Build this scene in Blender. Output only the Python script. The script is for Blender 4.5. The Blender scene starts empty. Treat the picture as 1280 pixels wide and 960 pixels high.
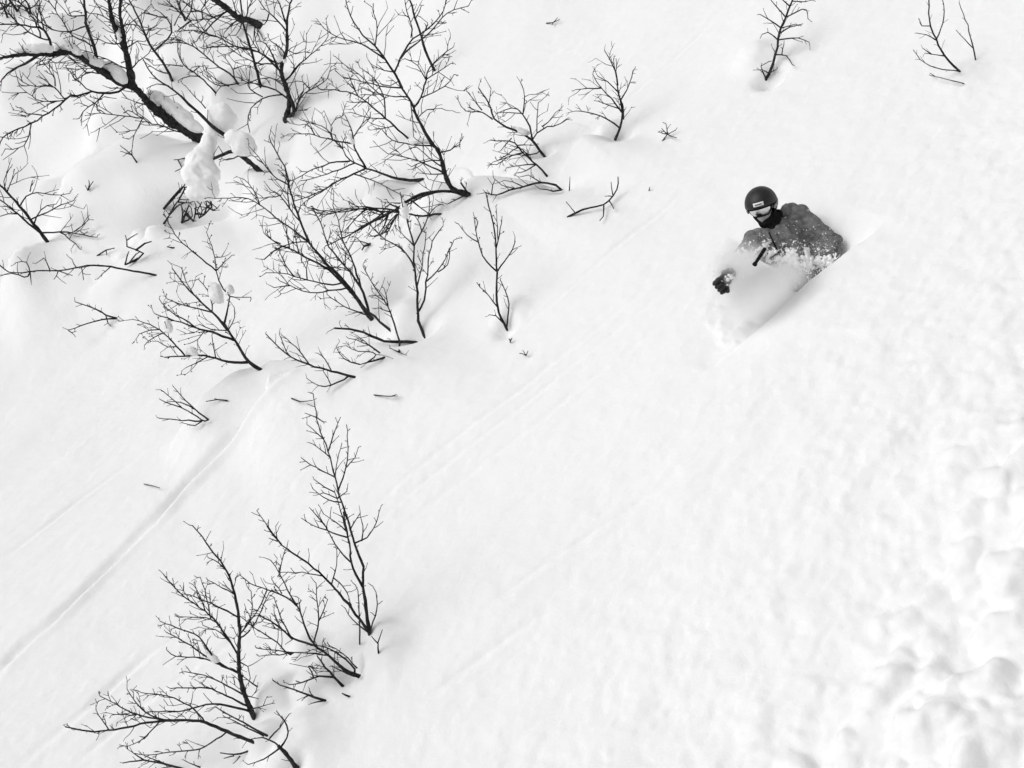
import bpy, bmesh, math, random
import numpy as np
from mathutils import Vector, Matrix
from mathutils.bvhtree import BVHTree

# ------------------------------------------------------------------ camera, sky, sun, exposure
scene = bpy.context.scene
C = scene.collection
FPX = 1500.0                       # focal length in pixels of a 1280 wide picture
PITCH = math.radians(28)
CAM = np.array([0.0, 0.0, 12.0])
camd = bpy.data.cameras.new('camera')
camd.sensor_width = 36.0
camd.lens = FPX / 1280.0 * 36.0
camd.clip_start = 0.1
camd.clip_end = 2000
cam = bpy.data.objects.new('camera', camd)
cam.location = CAM
cam.rotation_euler = (math.pi / 2 - PITCH, 0, 0)
C.objects.link(cam)
scene.camera = cam

SUN_DIR = Vector((-0.70, -0.22, 0.68)).normalized()      # towards the sun (left of the picture)
world = bpy.data.worlds.new('World')
scene.world = world
world.use_nodes = True
wn = world.node_tree
wn.nodes.clear()
sky = wn.nodes.new('ShaderNodeTexSky')
sky.sky_type = 'NISHITA'
sky.sun_disc = False
sky.sun_elevation = math.asin(SUN_DIR.z)
sky.sun_rotation = math.atan2(SUN_DIR.x, SUN_DIR.y)
sky.air_density = 1.0
sky.dust_density = 4.0
bw = wn.nodes.new('ShaderNodeRGBToBW')                    # black-and-white photograph: the sky's light without its hue
bg = wn.nodes.new('ShaderNodeBackground')
bg.inputs['Strength'].default_value = 0.12
wo = wn.nodes.new('ShaderNodeOutputWorld')
wn.links.new(sky.outputs[0], bw.inputs[0])
wn.links.new(bw.outputs[0], bg.inputs['Color'])
wn.links.new(bg.outputs[0], wo.inputs['Surface'])

sund = bpy.data.lights.new('sun', 'SUN')
sund.energy = 1.0
sund.angle = math.radians(50)
sund.color = (1, 1, 1)
sun = bpy.data.objects.new('sun', sund)
sun.rotation_euler = SUN_DIR.to_track_quat('Z', 'Y').to_euler()
sun.location = (-20, 10, 30)
C.objects.link(sun)

vs = scene.view_settings
vs.view_transform = 'Standard'
vs.look = 'None'
vs.exposure = -0.09
vs.gamma = 1.0
vs.use_curve_mapping = False
scene.render.engine = 'CYCLES'
scene.cycles.use_denoising = True
scene.cycles.max_bounces = 40
scene.cycles.diffuse_bounces = 7
scene.cycles.volume_bounces = 36
scene.cycles.volume_step_rate = 1.0

rnd = random.Random(7)
nrng = np.random.default_rng(11)

# ------------------------------------------------------------------ frames of reference
R_ = np.array([1.0, 0, 0])
U_ = np.array([0, math.sin(PITCH), math.cos(PITCH)])
F_ = np.array([0, math.cos(PITCH), -math.sin(PITCH)])
SL, AZ = math.radians(33), math.radians(25)               # the slope: 33 degrees, falling to the left and a little forward
N_ = np.array([-math.sin(SL) * math.cos(AZ), -math.sin(SL) * math.sin(AZ), math.cos(SL)])
GU = np.array([-math.cos(SL) * math.cos(AZ), -math.cos(SL) * math.sin(AZ), -math.sin(SL)])   # u: down the fall line
GV = np.array([-math.sin(AZ), math.cos(AZ), 0.0])         # v: along the contour, away from the camera
ORG = CAM + F_ * 10.5


def ray(px, py):
    return R_ * ((px - 640) / FPX) + U_ * ((480 - py) / FPX) + F_


def P3(px, py, d):
    return CAM + ray(px, py) * d


def uvw(p):
    q = p - ORG
    return q @ GU, q @ GV, q @ N_


# ------------------------------------------------------------------ noise
def _hash(ix, iy, seed):
    h = (ix.astype(np.int64) * 374761393 + iy.astype(np.int64) * 668265263 + seed * 982451653) & 0x7fffffff
    h = ((h ^ (h >> 13)) * 1274126177) & 0x7fffffff
    h = h ^ (h >> 16)
    return (h & 0xffff) / 65535.0


def vnoise(x, y, seed=0):
    ix, iy = np.floor(x), np.floor(y)
    fx, fy = x - ix, y - iy
    fx = fx * fx * fx * (fx * (fx * 6 - 15) + 10)
    fy = fy * fy * fy * (fy * (fy * 6 - 15) + 10)
    a, b = _hash(ix, iy, seed), _hash(ix + 1, iy, seed)
    c, d = _hash(ix, iy + 1, seed), _hash(ix + 1, iy + 1, seed)
    return ((a + (b - a) * fx) * (1 - fy) + (c + (d - c) * fx) * fy) * 2 - 1


def fbm(x, y, seed=0, octs=4, gain=0.5):
    s, a = 0, 1.0
    for o in range(octs):
        ca, sa = math.cos(o * 1.1), math.sin(o * 1.1)
        s = s + a * vnoise((x * ca - y * sa) * 2 ** o, (x * sa + y * ca) * 2 ** o, seed + o * 17)
        a *= gain
    return s


def sstep(a, b, x):
    t = np.clip((x - a) / (b - a), 0, 1)
    return t * t * (3 - 2 * t)


# ------------------------------------------------------------------ the snow slope as a height field over (u, v)
def axis(lo, f0, f1, hi, step, grow=1.06):
    mid = list(np.arange(f0, f1, step))
    a, s, left = f0, step, []
    while a > lo:
        s *= grow
        a -= s
        left.append(a)
    b, s, right = mid[-1], step, []
    while b < hi:
        s *= grow
        b += s
        right.append(b)
    return np.array(left[::-1] + mid + right)


UA = axis(-220, -6.2, 6.4, 260, 0.019)
VA = axis(-160, -6.0, 4.5, 320, 0.019, 1.035)
UU, VV = np.meshgrid(UA, VA, indexing='ij')


def macro(U, V):
    h = 0.009 * np.clip(V - 5, 0, 25) ** 2 + 0.45 * np.clip(V - 30, 0, None)
    near = 1 / (1 + (np.hypot(U, V - 3) / 60) ** 2)
    far_amt = sstep(2.0, 12.0, V)
    h = h + near * (0.05 + 0.28 * far_amt) * fbm(U / 5.0 + 3.1, V / 4.0, 5, 3)
    h = h + near * 0.016 * (1 + 2.5 * far_amt) * fbm(U / 1.6, V / 0.9, 23, 3)
    h = h + 4.0 * (1 - near) * fbm(U / 60.0, V / 60.0, 71, 3)
    # the lower left falls away a little less steeply, as the slope runs out
    h = h + 0.026 * np.clip(U - 0.3, 0, 10) ** 2 * near
    return h


HH = macro(UU, VV)


def sample(U, V):
    U = np.asarray(U, float); V = np.asarray(V, float)
    i = np.clip(np.searchsorted(UA, U) - 1, 0, len(UA) - 2)
    j = np.clip(np.searchsorted(VA, V) - 1, 0, len(VA) - 2)
    a = np.clip((U - UA[i]) / (UA[i + 1] - UA[i]), 0, 1)
    b = np.clip((V - VA[j]) / (VA[j + 1] - VA[j]), 0, 1)
    return (HH[i, j] * (1 - a) * (1 - b) + HH[i + 1, j] * a * (1 - b) + HH[i, j + 1] * (1 - a) * b + HH[i + 1, j + 1] * a * b)


TT = np.concatenate([np.arange(4, 30, 0.02), np.arange(30, 90, 0.1)])


def hit(px, py):
    """depth at which the line of sight first meets the snow"""
    P = CAM[None] + ray(px, py)[None] * TT[:, None]
    q = P - ORG
    g = q @ N_ - sample(q @ GU, q @ GV)
    k = np.argmax(g < 0)
    if k == 0:
        return TT[-1]
    return TT[k - 1] + (TT[k] - TT[k - 1]) * g[k - 1] / (g[k - 1] - g[k])


def hit_uv(px, py):
    d = hit(px, py)
    u, v, w = uvw(P3(px, py, d))
    return u, v, d


def above(p):
    u, v, w = uvw(p)
    return w - float(sample(u, v))


def ground_at(u, v):
    return ORG + GU * u + GV * v + N_ * float(sample(u, v))


def line_uv(pts):
    q = [hit_uv(*p)[:2] for p in pts]
    return np.array(q)


def along(line):
    """for every grid point: v distance from the line (as v over u) and a 0..1 position along it"""
    o = np.argsort(line[:, 0])
    l = line[o]
    vl = np.interp(UU, l[:, 0], l[:, 1])
    return VV - vl, l[0, 0], l[-1, 0]


def window(u0, u1, fade):
    return sstep(u0 - fade * 0.3, u0 + fade, UU) * (1 - sstep(u1 - fade, u1 + fade * 0.3, UU))


add = np.zeros_like(HH)
# drift edges: near side raised, dropping into a hollow on the far side
LEDGES = [
    ([(720, 232), (600, 248), (548, 284), (500, 330)], 0.26, 0.28, 1.2, 0.7),
    ([(560, 415), (500, 440), (440, 470), (365, 500), (300, 560)], 0.20, 0.22, 1.0, 0.7),
    ([(400, 455), (322, 466), (270, 505), (215, 560)], 0.15, 0.20, 0.9, 0.6),
    ([(262, 160), (180, 205), (105, 245), (60, 285)], 0.40, 0.5, 1.6, 1.0),
    ([(360, 210), (330, 225), (290, 262)], 0.25, 0.35, 1.2, 0.6),
    ([(300, 245), (240, 278), (170, 330), (110, 375)], 0.22, 0.35, 1.4, 0.8),
    ([(790, 170), (740, 185), (700, 215)], 0.14, 0.22, 0.8, 0.4),
    ([(70, 290), (20, 350), (0, 372)], 0.25, 0.3, 1.2, 0.6),
]
for pts, h, ws, L, fade in LEDGES:
    s, u0, u1 = along(line_uv(pts))
    s = s + 0.05 * vnoise(UU * 2.2, VV * 1.3, 91) + 0.10 * vnoise(UU * 0.8, VV * 0.8, 92)
    prof = np.where(s < 0, np.exp(-(s / L) ** 2), 1 - 1.25 * sstep(0, ws, s) + 0.25 * sstep(ws, ws + 1.3, s))
    far = np.where(s > 0, 1, 1)
    add += 1.35 * h * prof * window(u0, u1, fade) * far
# old ski tracks, soft grooves running down the slope
TRACKS = [
    ([(0, 832), (120, 722), (232, 605), (330, 525), (395, 478)], 0.13, 0.075, 0.10),
    ([(455, 640), (560, 556), (700, 445), (842, 335)], 0.018, 0.034, 0.6),
    ([(468, 652), (575, 567), (712, 458), (850, 350)], 0.016, 0.032, 0.6),
    ([(492, 668), (600, 582), (740, 472), (870, 372)], 0.013, 0.034, 0.6),
    ([(90, 955), (170, 888), (250, 826), (330, 770)], 0.04, 0.045, 0.4),
    ([(20, 960), (100, 890), (190, 815), (260, 770)], 0.035, 0.045, 0.4),
    ([(0, 700), (90, 630), (185, 560)], 0.03, 0.04, 0.5),
    ([(600, 765), (690, 700), (800, 625), (880, 580)], 0.03, 0.035, 0.5),
    ([(515, 885), (600, 820), (700, 755)], 0.025, 0.035, 0.5),
    ([(640, 420), (760, 320), (860, 235)], 0.02, 0.03, 0.6),
    ([(775, 130), (830, 85), (905, 10)], 0.025, 0.03, 0.5),
    ([(900, 130), (960, 85), (1060, 20)], 0.016, 0.03, 0.5),
]
for pts, h, wd, fade in TRACKS:
    s, u0, u1 = along(line_uv(pts))
    s = s + 0.020 * vnoise(UU * 2.5, VV * 0.2, 47)
    amt = 0.72 + 0.5 * vnoise(UU * 1.7, VV * 0.5, 49)
    add += (-h * np.exp(-(s / wd) ** 2) + 0.35 * h * np.exp(-((s + 1.7 * wd) / wd) ** 2)) * window(u0, u1, fade) * np.clip(amt, 0.35, 1.2)
# rounded mounds: snow over buried branches. px, py, radius px, height m
MOUNDS = [
    (378, 928, 50, 0.10), (345, 872, 30, 0.12), (398, 852, 32, 0.11), (385, 815, 22, 0.12), (335, 925, 26, 0.14),
    (212, 304, 22, 0.30), (182, 292, 20, 0.24), (160, 318, 20, 0.20), (232, 285, 20, 0.10), (268, 282, 20, 0.10),
    (120, 215, 34, 0.30), (150, 165, 44, 0.35), (60, 250, 40, 0.25), (215, 118, 30, 0.45), (300, 125, 40, 0.5), (345, 120, 28, 0.35),
    (400, 180, 40, 0.25), (480, 250, 30, 0.22), (545, 245, 20, 0.15), (460, 440, 30, 0.10), (505, 395, 28, 0.12),
    (30, 115, 40, 0.5), (90, 60, 40, 0.7), (195, 30, 40, 0.8), (760, 165, 20, 0.10), (945, 70, 26, 0.12), (670, 205, 30, 0.12),
    (640, 390, 26, 0.06), (478, 815, 40, 0.10), (1200, 95, 26, 0.05),
]
for px, py, r, h in MOUNDS:
    u, v, d = hit_uv(px, py)
    rm = r / (FPX / d)
    m = (UU - u) ** 2 + (VV - v) ** 2 < (2.6 * rm) ** 2
    rr = np.hypot(UU[m] - u, VV[m] - v) / rm
    rr = rr * (1 + 0.14 * vnoise(UU[m] / rm * 1.3 + px, VV[m] / rm * 1.3, 33))
    add[m] = np.maximum(add[m], add[m] * 0.4 + h * np.exp(-1.1 * rr ** 2.8))
# wells at the stems. px, py, radius m, depth m
WELLS = [(962, 97, 0.12, 0.16), (362, 153, 0.28, 0.25), (586, 243, 0.25, 0.16), (527, 421, 0.16, 0.12), (512, 430, 0.16, 0.14),
         (470, 425, 0.2, 0.08), (325, 461, 0.16, 0.10), (775, 172, 0.14, 0.10), (680, 195, 0.12, 0.12), (632, 410, 0.10, 0.10),
         (222, 258, 0.45, 0.40), (252, 262, 0.5, 0.45), (165, 322, 0.22, 0.25), (505, 345, 0.25, 0.2), (342, 213, 0.2, 0.12), (442, 838, 0.10, 0.05), (455, 800, 0.10, 0.06),
         (372, 958, 0.10, 0.06), (235, 172, 0.5, 0.25), (58, 300, 0.25, 0.12), (702, 238, 0.2, 0.10)]
for px, py, r, dp in WELLS:
    u, v, d = hit_uv(px, py)
    add -= 1.4 * dp * np.exp(-((UU - u) ** 2 + (VV - v) ** 2) / r ** 2)
# the skier's trench with its sharp near bank
EDGE = [(1180, 222), (1110, 277), (1062, 313), (1012, 353), (972, 390), (925, 432), (880, 470)]
el = line_uv(EDGE)
DS_BANK = hit(985, 377)
s, u0, u1 = along(el)
ue = el[:, 0]
s = s + 0.015 * vnoise(UU * 6, VV * 3, 13) + 0.02 * vnoise(UU * 2.3, VV * 2.3, 14)
dep = np.interp(UU, np.sort(ue), np.array([0.0, 0.0, 0.18, 0.32, 0.20, 0.06, 0.0]))
s = np.where(s > 0, s / (0.35 + 0.65 * dep / 0.36), s)
tr = np.where(s < 0, 0.02 * np.exp(-(s / 0.35) ** 2), 0.02 - (1.02) * sstep(0.0, 0.16, s) + 1.0 * sstep(0.35, 1.25, s))
add += tr * dep
# the wave of snow pushed up against the skier
for px, py, r, h in [(955, 368, 0.24, 0.10), (982, 352, 0.16, 0.03)]:
    u, v, d = hit_uv(px, py)
    rr = np.hypot((UU - u) * 0.7, VV - v) / r
    rr = rr * (1 + 0.28 * vnoise(UU * 8, VV * 8, 15) + 0.16 * vnoise(UU * 19, VV * 19, 16))
    add += h * np.exp(-1.1 * rr ** 2.4) * sstep(0.0, 0.15, s)
# broken, lumpy snow at the near right: rounded clods on a rough surface
ua, va, _ = hit_uv(1290, 300)
ub, vb, _ = hit_uv(830, 975)
dl = np.array([ub - ua, vb - va]); dl /= np.linalg.norm(dl)
side = np.array([dl[1], -dl[0]])
if side[1] > 0:
    side = -side
DD = (UU - ua) * side[0] + (VV - va) * side[1]              # metres past the line towards the lower right
rough = sstep(-2.6, 1.0, DD) * (1 / (1 + (np.hypot(UU, VV) / 14) ** 4))
wx = 0.25 * fbm(UU * 1.1, VV * 1.1, 301, 2)
wy = 0.25 * fbm(UU * 1.1, VV * 1.1, 307, 2)
near_r = 1 / (1 + (np.hypot(UU, VV) / 14) ** 4)
add += rough * 0.012 * fbm((UU + wx) * 2.6, (VV + wy) * 4.0, 201, 4, 0.62)
rough2 = sstep(-0.3, 1.6, DD) * near_r
add += rough2 * 0.040 * fbm(UU * 1.9 + wx * 1.5, VV * 2.3 + wy * 1.5, 221, 4, 0.55)


def clods(n, q0, q1, r0, r1, pw, h0, h1, k0, k1, seed, warp):
    """rounded clods of snow on the slope, more and bigger towards the lower right"""
    rq = random.Random(seed)
    lump = np.zeros_like(HH)
    for k in range(n):
        t, q = rq.uniform(-1.8, 8.8), rq.uniform(q0, q1)
        keep = float(sstep(k0, k1, np.array(q)))
        if rq.random() > keep:
            continue
        uc, vc = ua + dl[0] * t + side[0] * q, va + dl[1] * t + side[1] * q
        r = (r0 + (r1 - r0) * rq.random() ** pw) * (0.55 + 0.45 * keep)
        i0, i1 = np.searchsorted(UA, [uc - 2.0 * r, uc + 2.0 * r])
        j0, j1 = np.searchsorted(VA, [vc - 2.0 * r, vc + 2.0 * r])
        if i1 - i0 < 3 or j1 - j0 < 3:
            continue
        uu, vv = UU[i0:i1, j0:j1], VV[i0:i1, j0:j1]
        e, an = rq.uniform(0.75, 1.35), rq.uniform(0, math.pi)
        du, dv = uu - uc, vv - vc
        x, y = (du * math.cos(an) + dv * math.sin(an)) * e, (-du * math.sin(an) + dv * math.cos(an)) / e
        rr = np.hypot(x, y) / r * (1 + warp * vnoise(uu / r * 1.3 + k, vv / r * 1.3, 57) + 0.5 * warp * vnoise(uu / r * 3.1 + k, vv / r * 3.1, 58))
        tilt = 1 + rq.uniform(-0.35, 0.35) * x / r + rq.uniform(-0.35, 0.35) * y / r
        b = r * rq.uniform(h0, h1) * (0.35 + 0.65 * keep) * np.clip(1 - rr ** 2, 0, 1) ** 0.65 * tilt
        L = lump[i0:i1, j0:j1]
        lump[i0:i1, j0:j1] = np.maximum(L, b + 0.45 * np.minimum(L, b))
    for _ in range(1):
        lump[1:-1, 1:-1] = 0.4 * lump[1:-1, 1:-1] + 0.15 * (lump[2:, 1:-1] + lump[:-2, 1:-1] + lump[1:-1, 2:] + lump[1:-1, :-2])
    return lump


add += clods(5200, -2.4, 2.6, 0.025, 0.09, 2.2, 0.06, 0.30, -2.0, 1.4, 81, 0.28)
add += clods(2300, -0.4, 2.8, 0.045, 0.16, 1.9, 0.40, 0.90, 0.0, 1.5, 82, 0.22)
# fine unevenness everywhere
fine = 1 / (1 + (np.hypot(UU, VV) / 12) ** 4)
add += fine * 0.0040 * fbm(UU * 6.5, VV * 9.0, 401, 4, 0.6) * (1 + 1.5 * rough)
HH = HH + add


# ------------------------------------------------------------------ materials
def mat_base(name):
    m = bpy.data.materials.new(name)
    m.use_nodes = True
    nt = m.node_tree
    return m, nt, nt.nodes['Principled BSDF']


def snow_material(name, grain=1.0, albedo=0.885):
    m, nt, b = mat_base(name)
    b.inputs['Roughness'].default_value = 0.75
    b.inputs['Specular IOR Level'].default_value = 0.15
    tc = nt.nodes.new('ShaderNodeTexCoord')
    n1 = nt.nodes.new('ShaderNodeTexNoise'); n1.inputs['Scale'].default_value = 55; n1.inputs['Detail'].default_value = 4
    n2 = nt.nodes.new('ShaderNodeTexNoise'); n2.inputs['Scale'].default_value = 9; n2.inputs['Detail'].default_value = 3
    ad = nt.nodes.new('ShaderNodeMath'); ad.operation = 'MULTIPLY_ADD'; ad.inputs[1].default_value = 0.35
    bm = nt.nodes.new('ShaderNodeBump'); bm.inputs['Strength'].default_value = 0.55 * grain; bm.inputs['Distance'].default_value = 0.012
    nt.links.new(tc.outputs['Object'], n1.inputs['Vector']); nt.links.new(tc.outputs['Object'], n2.inputs['Vector'])
    nt.links.new(n1.outputs['Fac'], ad.inputs[0]); nt.links.new(n2.outputs['Fac'], ad.inputs[2])
    nt.links.new(ad.outputs[0], bm.inputs['Height']); nt.links.new(bm.outputs[0], b.inputs['Normal'])
    cr = nt.nodes.new('ShaderNodeMapRange'); cr.inputs['To Min'].default_value = albedo - 0.012; cr.inputs['To Max'].default_value = albedo + 0.012
    nt.links.new(n2.outputs['Fac'], cr.inputs['Value']); nt.links.new(cr.outputs[0], b.inputs['Base Color'])
    return m


def grey_material(name, lo, hi, scale=30, rough=0.8, bump=0.3, dist=0.004, spec=0.2, stretch=None):
    m, nt, b = mat_base(name)
    b.inputs['Roughness'].default_value = rough
    b.inputs['Specular IOR Level'].default_value = spec
    tc = nt.nodes.new('ShaderNodeTexCoord')
    n1 = nt.nodes.new('ShaderNodeTexNoise'); n1.inputs['Scale'].default_value = scale; n1.inputs['Detail'].default_value = 5
    nt.links.new(tc.outputs['Object'], n1.inputs['Vector'])
    cr = nt.nodes.new('ShaderNodeMapRange')
    cr.inputs['From Min'].default_value = 0.3; cr.inputs['From Max'].default_value = 0.7
    cr.inputs['To Min'].default_value = lo; cr.inputs['To Max'].default_value = hi
    nt.links.new(n1.outputs['Fac'], cr.inputs['Value']); nt.links.new(cr.outputs[0], b.inputs['Base Color'])
    bm = nt.nodes.new('ShaderNodeBump'); bm.inputs['Strength'].default_value = bump; bm.inputs['Distance'].default_value = dist
    nt.links.new(n1.outputs['Fac'], bm.inputs['Height']); nt.links.new(bm.outputs[0], b.inputs['Normal'])
    return m


M_SNOW = snow_material('snow', 1.0)
M_CLUMP = snow_material('clump_snow', 0.7, 0.955)
M_BARK = grey_material('bark', 0.008, 0.055, 22, 0.85, 0.6, 0.01, 0.15)
M_TWIG = grey_material('twig_bark', 0.012, 0.065, 40, 0.85, 0.0, 0.002, 0.1)
M_JACKET = grey_material('jacket_cloth', 0.09, 0.24, 26, 0.85, 0.25, 0.006, 0.2)
M_TROUSER = grey_material('trouser_cloth', 0.05, 0.08, 30, 0.85, 0.2, 0.004, 0.2)
M_HELMET = grey_material('helmet_shell', 0.010, 0.028, 90, 0.5, 0.06, 0.002, 0.4)
M_BLACK = grey_material('black_cloth', 0.006, 0.016, 60, 0.9, 0.3, 0.004, 0.1)
M_GLOVE = grey_material('glove_leather', 0.008, 0.03, 60, 0.6, 0.3, 0.004, 0.3)
M_WHITE = grey_material('white_print', 0.75, 0.82, 30, 0.5, 0.0, 0.002, 0.3)
M_STRAP = grey_material('grey_strap', 0.28, 0.40, 80, 0.7, 0.2, 0.002, 0.2)
M_SKIN = grey_material('skin', 0.30, 0.36, 40, 0.6, 0.1, 0.002, 0.3)
M_LENS, nt_, b_ = mat_base('mirror_lens')
b_.inputs['Base Color'].default_value = (0.62, 0.62, 0.62, 1); b_.inputs['Metallic'].default_value = 0.85; b_.inputs['Roughness'].default_value = 0.16
M_METAL = grey_material('pole_metal', 0.45, 0.6, 40, 0.35, 0.0, 0.002, 0.5)


# ------------------------------------------------------------------ object helpers
def mesh_obj(name, verts, faces, mat, parent=None, smooth=True):
    me = bpy.data.meshes.new(name)
    me.from_pydata([tuple(v) for v in verts], [], faces)
    me.materials.append(mat)
    if smooth:
        me.polygons.foreach_set('use_smooth', [True] * len(me.polygons))
    me.update()
    o = bpy.data.objects.new(name, me)
    C.objects.link(o)
    if parent is not None:
        o.parent = parent
        o.matrix_parent_inverse = Matrix.Translation(-parent.location)
    return o


def empty(name, loc, label=None, cat=None, group=None):
    o = bpy.data.objects.new(name, None)
    o.empty_display_size = 0.1
    o.location = tuple(loc)
    C.objects.link(o)
    if label:
        o['label'] = label
    if cat:
        o['category'] = cat
    if group:
        o['group'] = group
    return o


def tag(o, label, cat, group=None):
    o['label'] = label; o['category'] = cat
    if group:
        o['group'] = group
    return o


# the slope mesh
nu, nv = UU.shape
vert = ORG[None, None] + UU[..., None] * GU + VV[..., None] * GV + HH[..., None] * N_
idx = np.arange(nu * nv).reshape(nu, nv)
quads = np.stack([idx[:-1, :-1], idx[1:, :-1], idx[1:, 1:], idx[:-1, 1:]], -1).reshape(-1, 4)
nrm = np.cross(GU, GV) @ N_
if nrm < 0:
    quads = quads[:, ::-1]
me = bpy.data.meshes.new('snow_slope')
me.vertices.add(nu * nv)
me.vertices.foreach_set('co', vert.reshape(-1).astype(np.float32))
me.loops.add(quads.size)
me.loops.foreach_set('vertex_index', quads.reshape(-1).astype(np.int32))
me.polygons.add(len(quads))
me.polygons.foreach_set('loop_start', np.arange(0, quads.size, 4, dtype=np.int32))
me.polygons.foreach_set('use_smooth', np.ones(len(quads), bool))
me.update(calc_edges=True)
me.materials.append(M_SNOW)
slope = bpy.data.objects.new('snow_slope', me)
slope['kind'] = 'structure'
C.objects.link(slope)


# ------------------------------------------------------------------ tubes
def tube(verts, faces, pts, radii, sides):
    pts = [np.asarray(p, float) for p in pts]
    n0 = len(verts)
    up = np.array([0.3, 0.2, 0.93])
    prev = None
    for i, p in enumerate(pts):
        a = pts[max(i - 1, 0)]; b = pts[min(i + 1, len(pts) - 1)]
        t = b - a
        L = np.linalg.norm(t)
        t = t / L if L > 1e-9 else np.array([0, 0, 1.0])
        if prev is None:
            x = np.cross(t, up)
            if np.linalg.norm(x) < 1e-3:
                x = np.cross(t, np.array([1.0, 0, 0]))
        else:
            x = prev - t * (prev @ t)
        x /= np.linalg.norm(x)
        prev = x
        y = np.cross(t, x)
        for k in range(sides):
            an = 2 * math.pi * k / sides
            verts.append(p + radii[i] * (math.cos(an) * x + math.sin(an) * y))
    for i in range(len(pts) - 1):
        for k in range(sides):
            k2 = (k + 1) % sides
            faces.append((n0 + i * sides + k, n0 + i * sides + k2, n0 + (i + 1) * sides + k2, n0 + (i + 1) * sides + k))
    faces.append(tuple(n0 + k for k in range(sides))[::-1])
    e = n0 + (len(pts) - 1) * sides
    faces.append(tuple(e + k for k in range(sides)))


def catmull(P, step):
    P = [np.asarray(p, float) for p in P]
    if len(P) == 2:
        n = max(2, int(np.linalg.norm(P[1] - P[0]) / step))
        return [P[0] + (P[1] - P[0]) * t for t in np.linspace(0, 1, n + 1)]
    Q = [2 * P[0] - P[1]] + P + [2 * P[-1] - P[-2]]
    out = []
    for i in range(1, len(Q) - 2):
        n = max(1, int(np.linalg.norm(Q[i + 1][:2] - Q[i][:2]) / step))
        for t in np.linspace(0, 1, n, endpoint=False):
            a, b, c, d = Q[i - 1], Q[i], Q[i + 1], Q[i + 2]
            out.append(0.5 * ((2 * b) + (c - a) * t + (2 * a - 5 * b + 4 * c - d) * t * t + (3 * b - a - 3 * c + d) * t ** 3))
    out.append(P[-1])
    return out


FR = {'Z1': (0, 0, 6.4), 'Z2': (180, 0, 6.4), 'Z3': (160, 120, 6.4), 'Z4': (360, 0, 5.333), 'Z5': (360, 110, 5.333), 'Z6': (300, 220, 5.333),
      'Z7': (560, 60, 4.267), 'Z8': (400, 240, 4.0), 'Y1': (160, 280, 4.8), 'Y2': (300, 480, 4.8), 'Y3': (300, 640, 3.84), 'Y4': (70, 640, 3.0),
      'Y6': (920, 0, 4.0), 'Y7': (180, 380, 2.56), 'V': (0, 180, 4.0), 'W': (60, 480, 2.0), 'P': (0, 0, 1.0)}

ALL_LIMBS = []      # (px, py, depth) of every limb point, for snow that lies on branches


def parse(line):
    """'Z4 3.0-1.2 x,y x,y ...' -> frame points in picture units, widths"""
    tok = line.split()
    ox, oy, sc = FR[tok[0]]
    w0, w1 = (float(v) for v in tok[1].split('-'))
    w0, w1 = w0 * (0.96 if w0 < 8 else 1.05), w1 * 0.76
    pts = [tuple(float(v) for v in t.split(',')) for t in tok[2:]]
    return [(ox + x / sc, oy + y / sc) for x, y in pts], w0, w1


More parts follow.
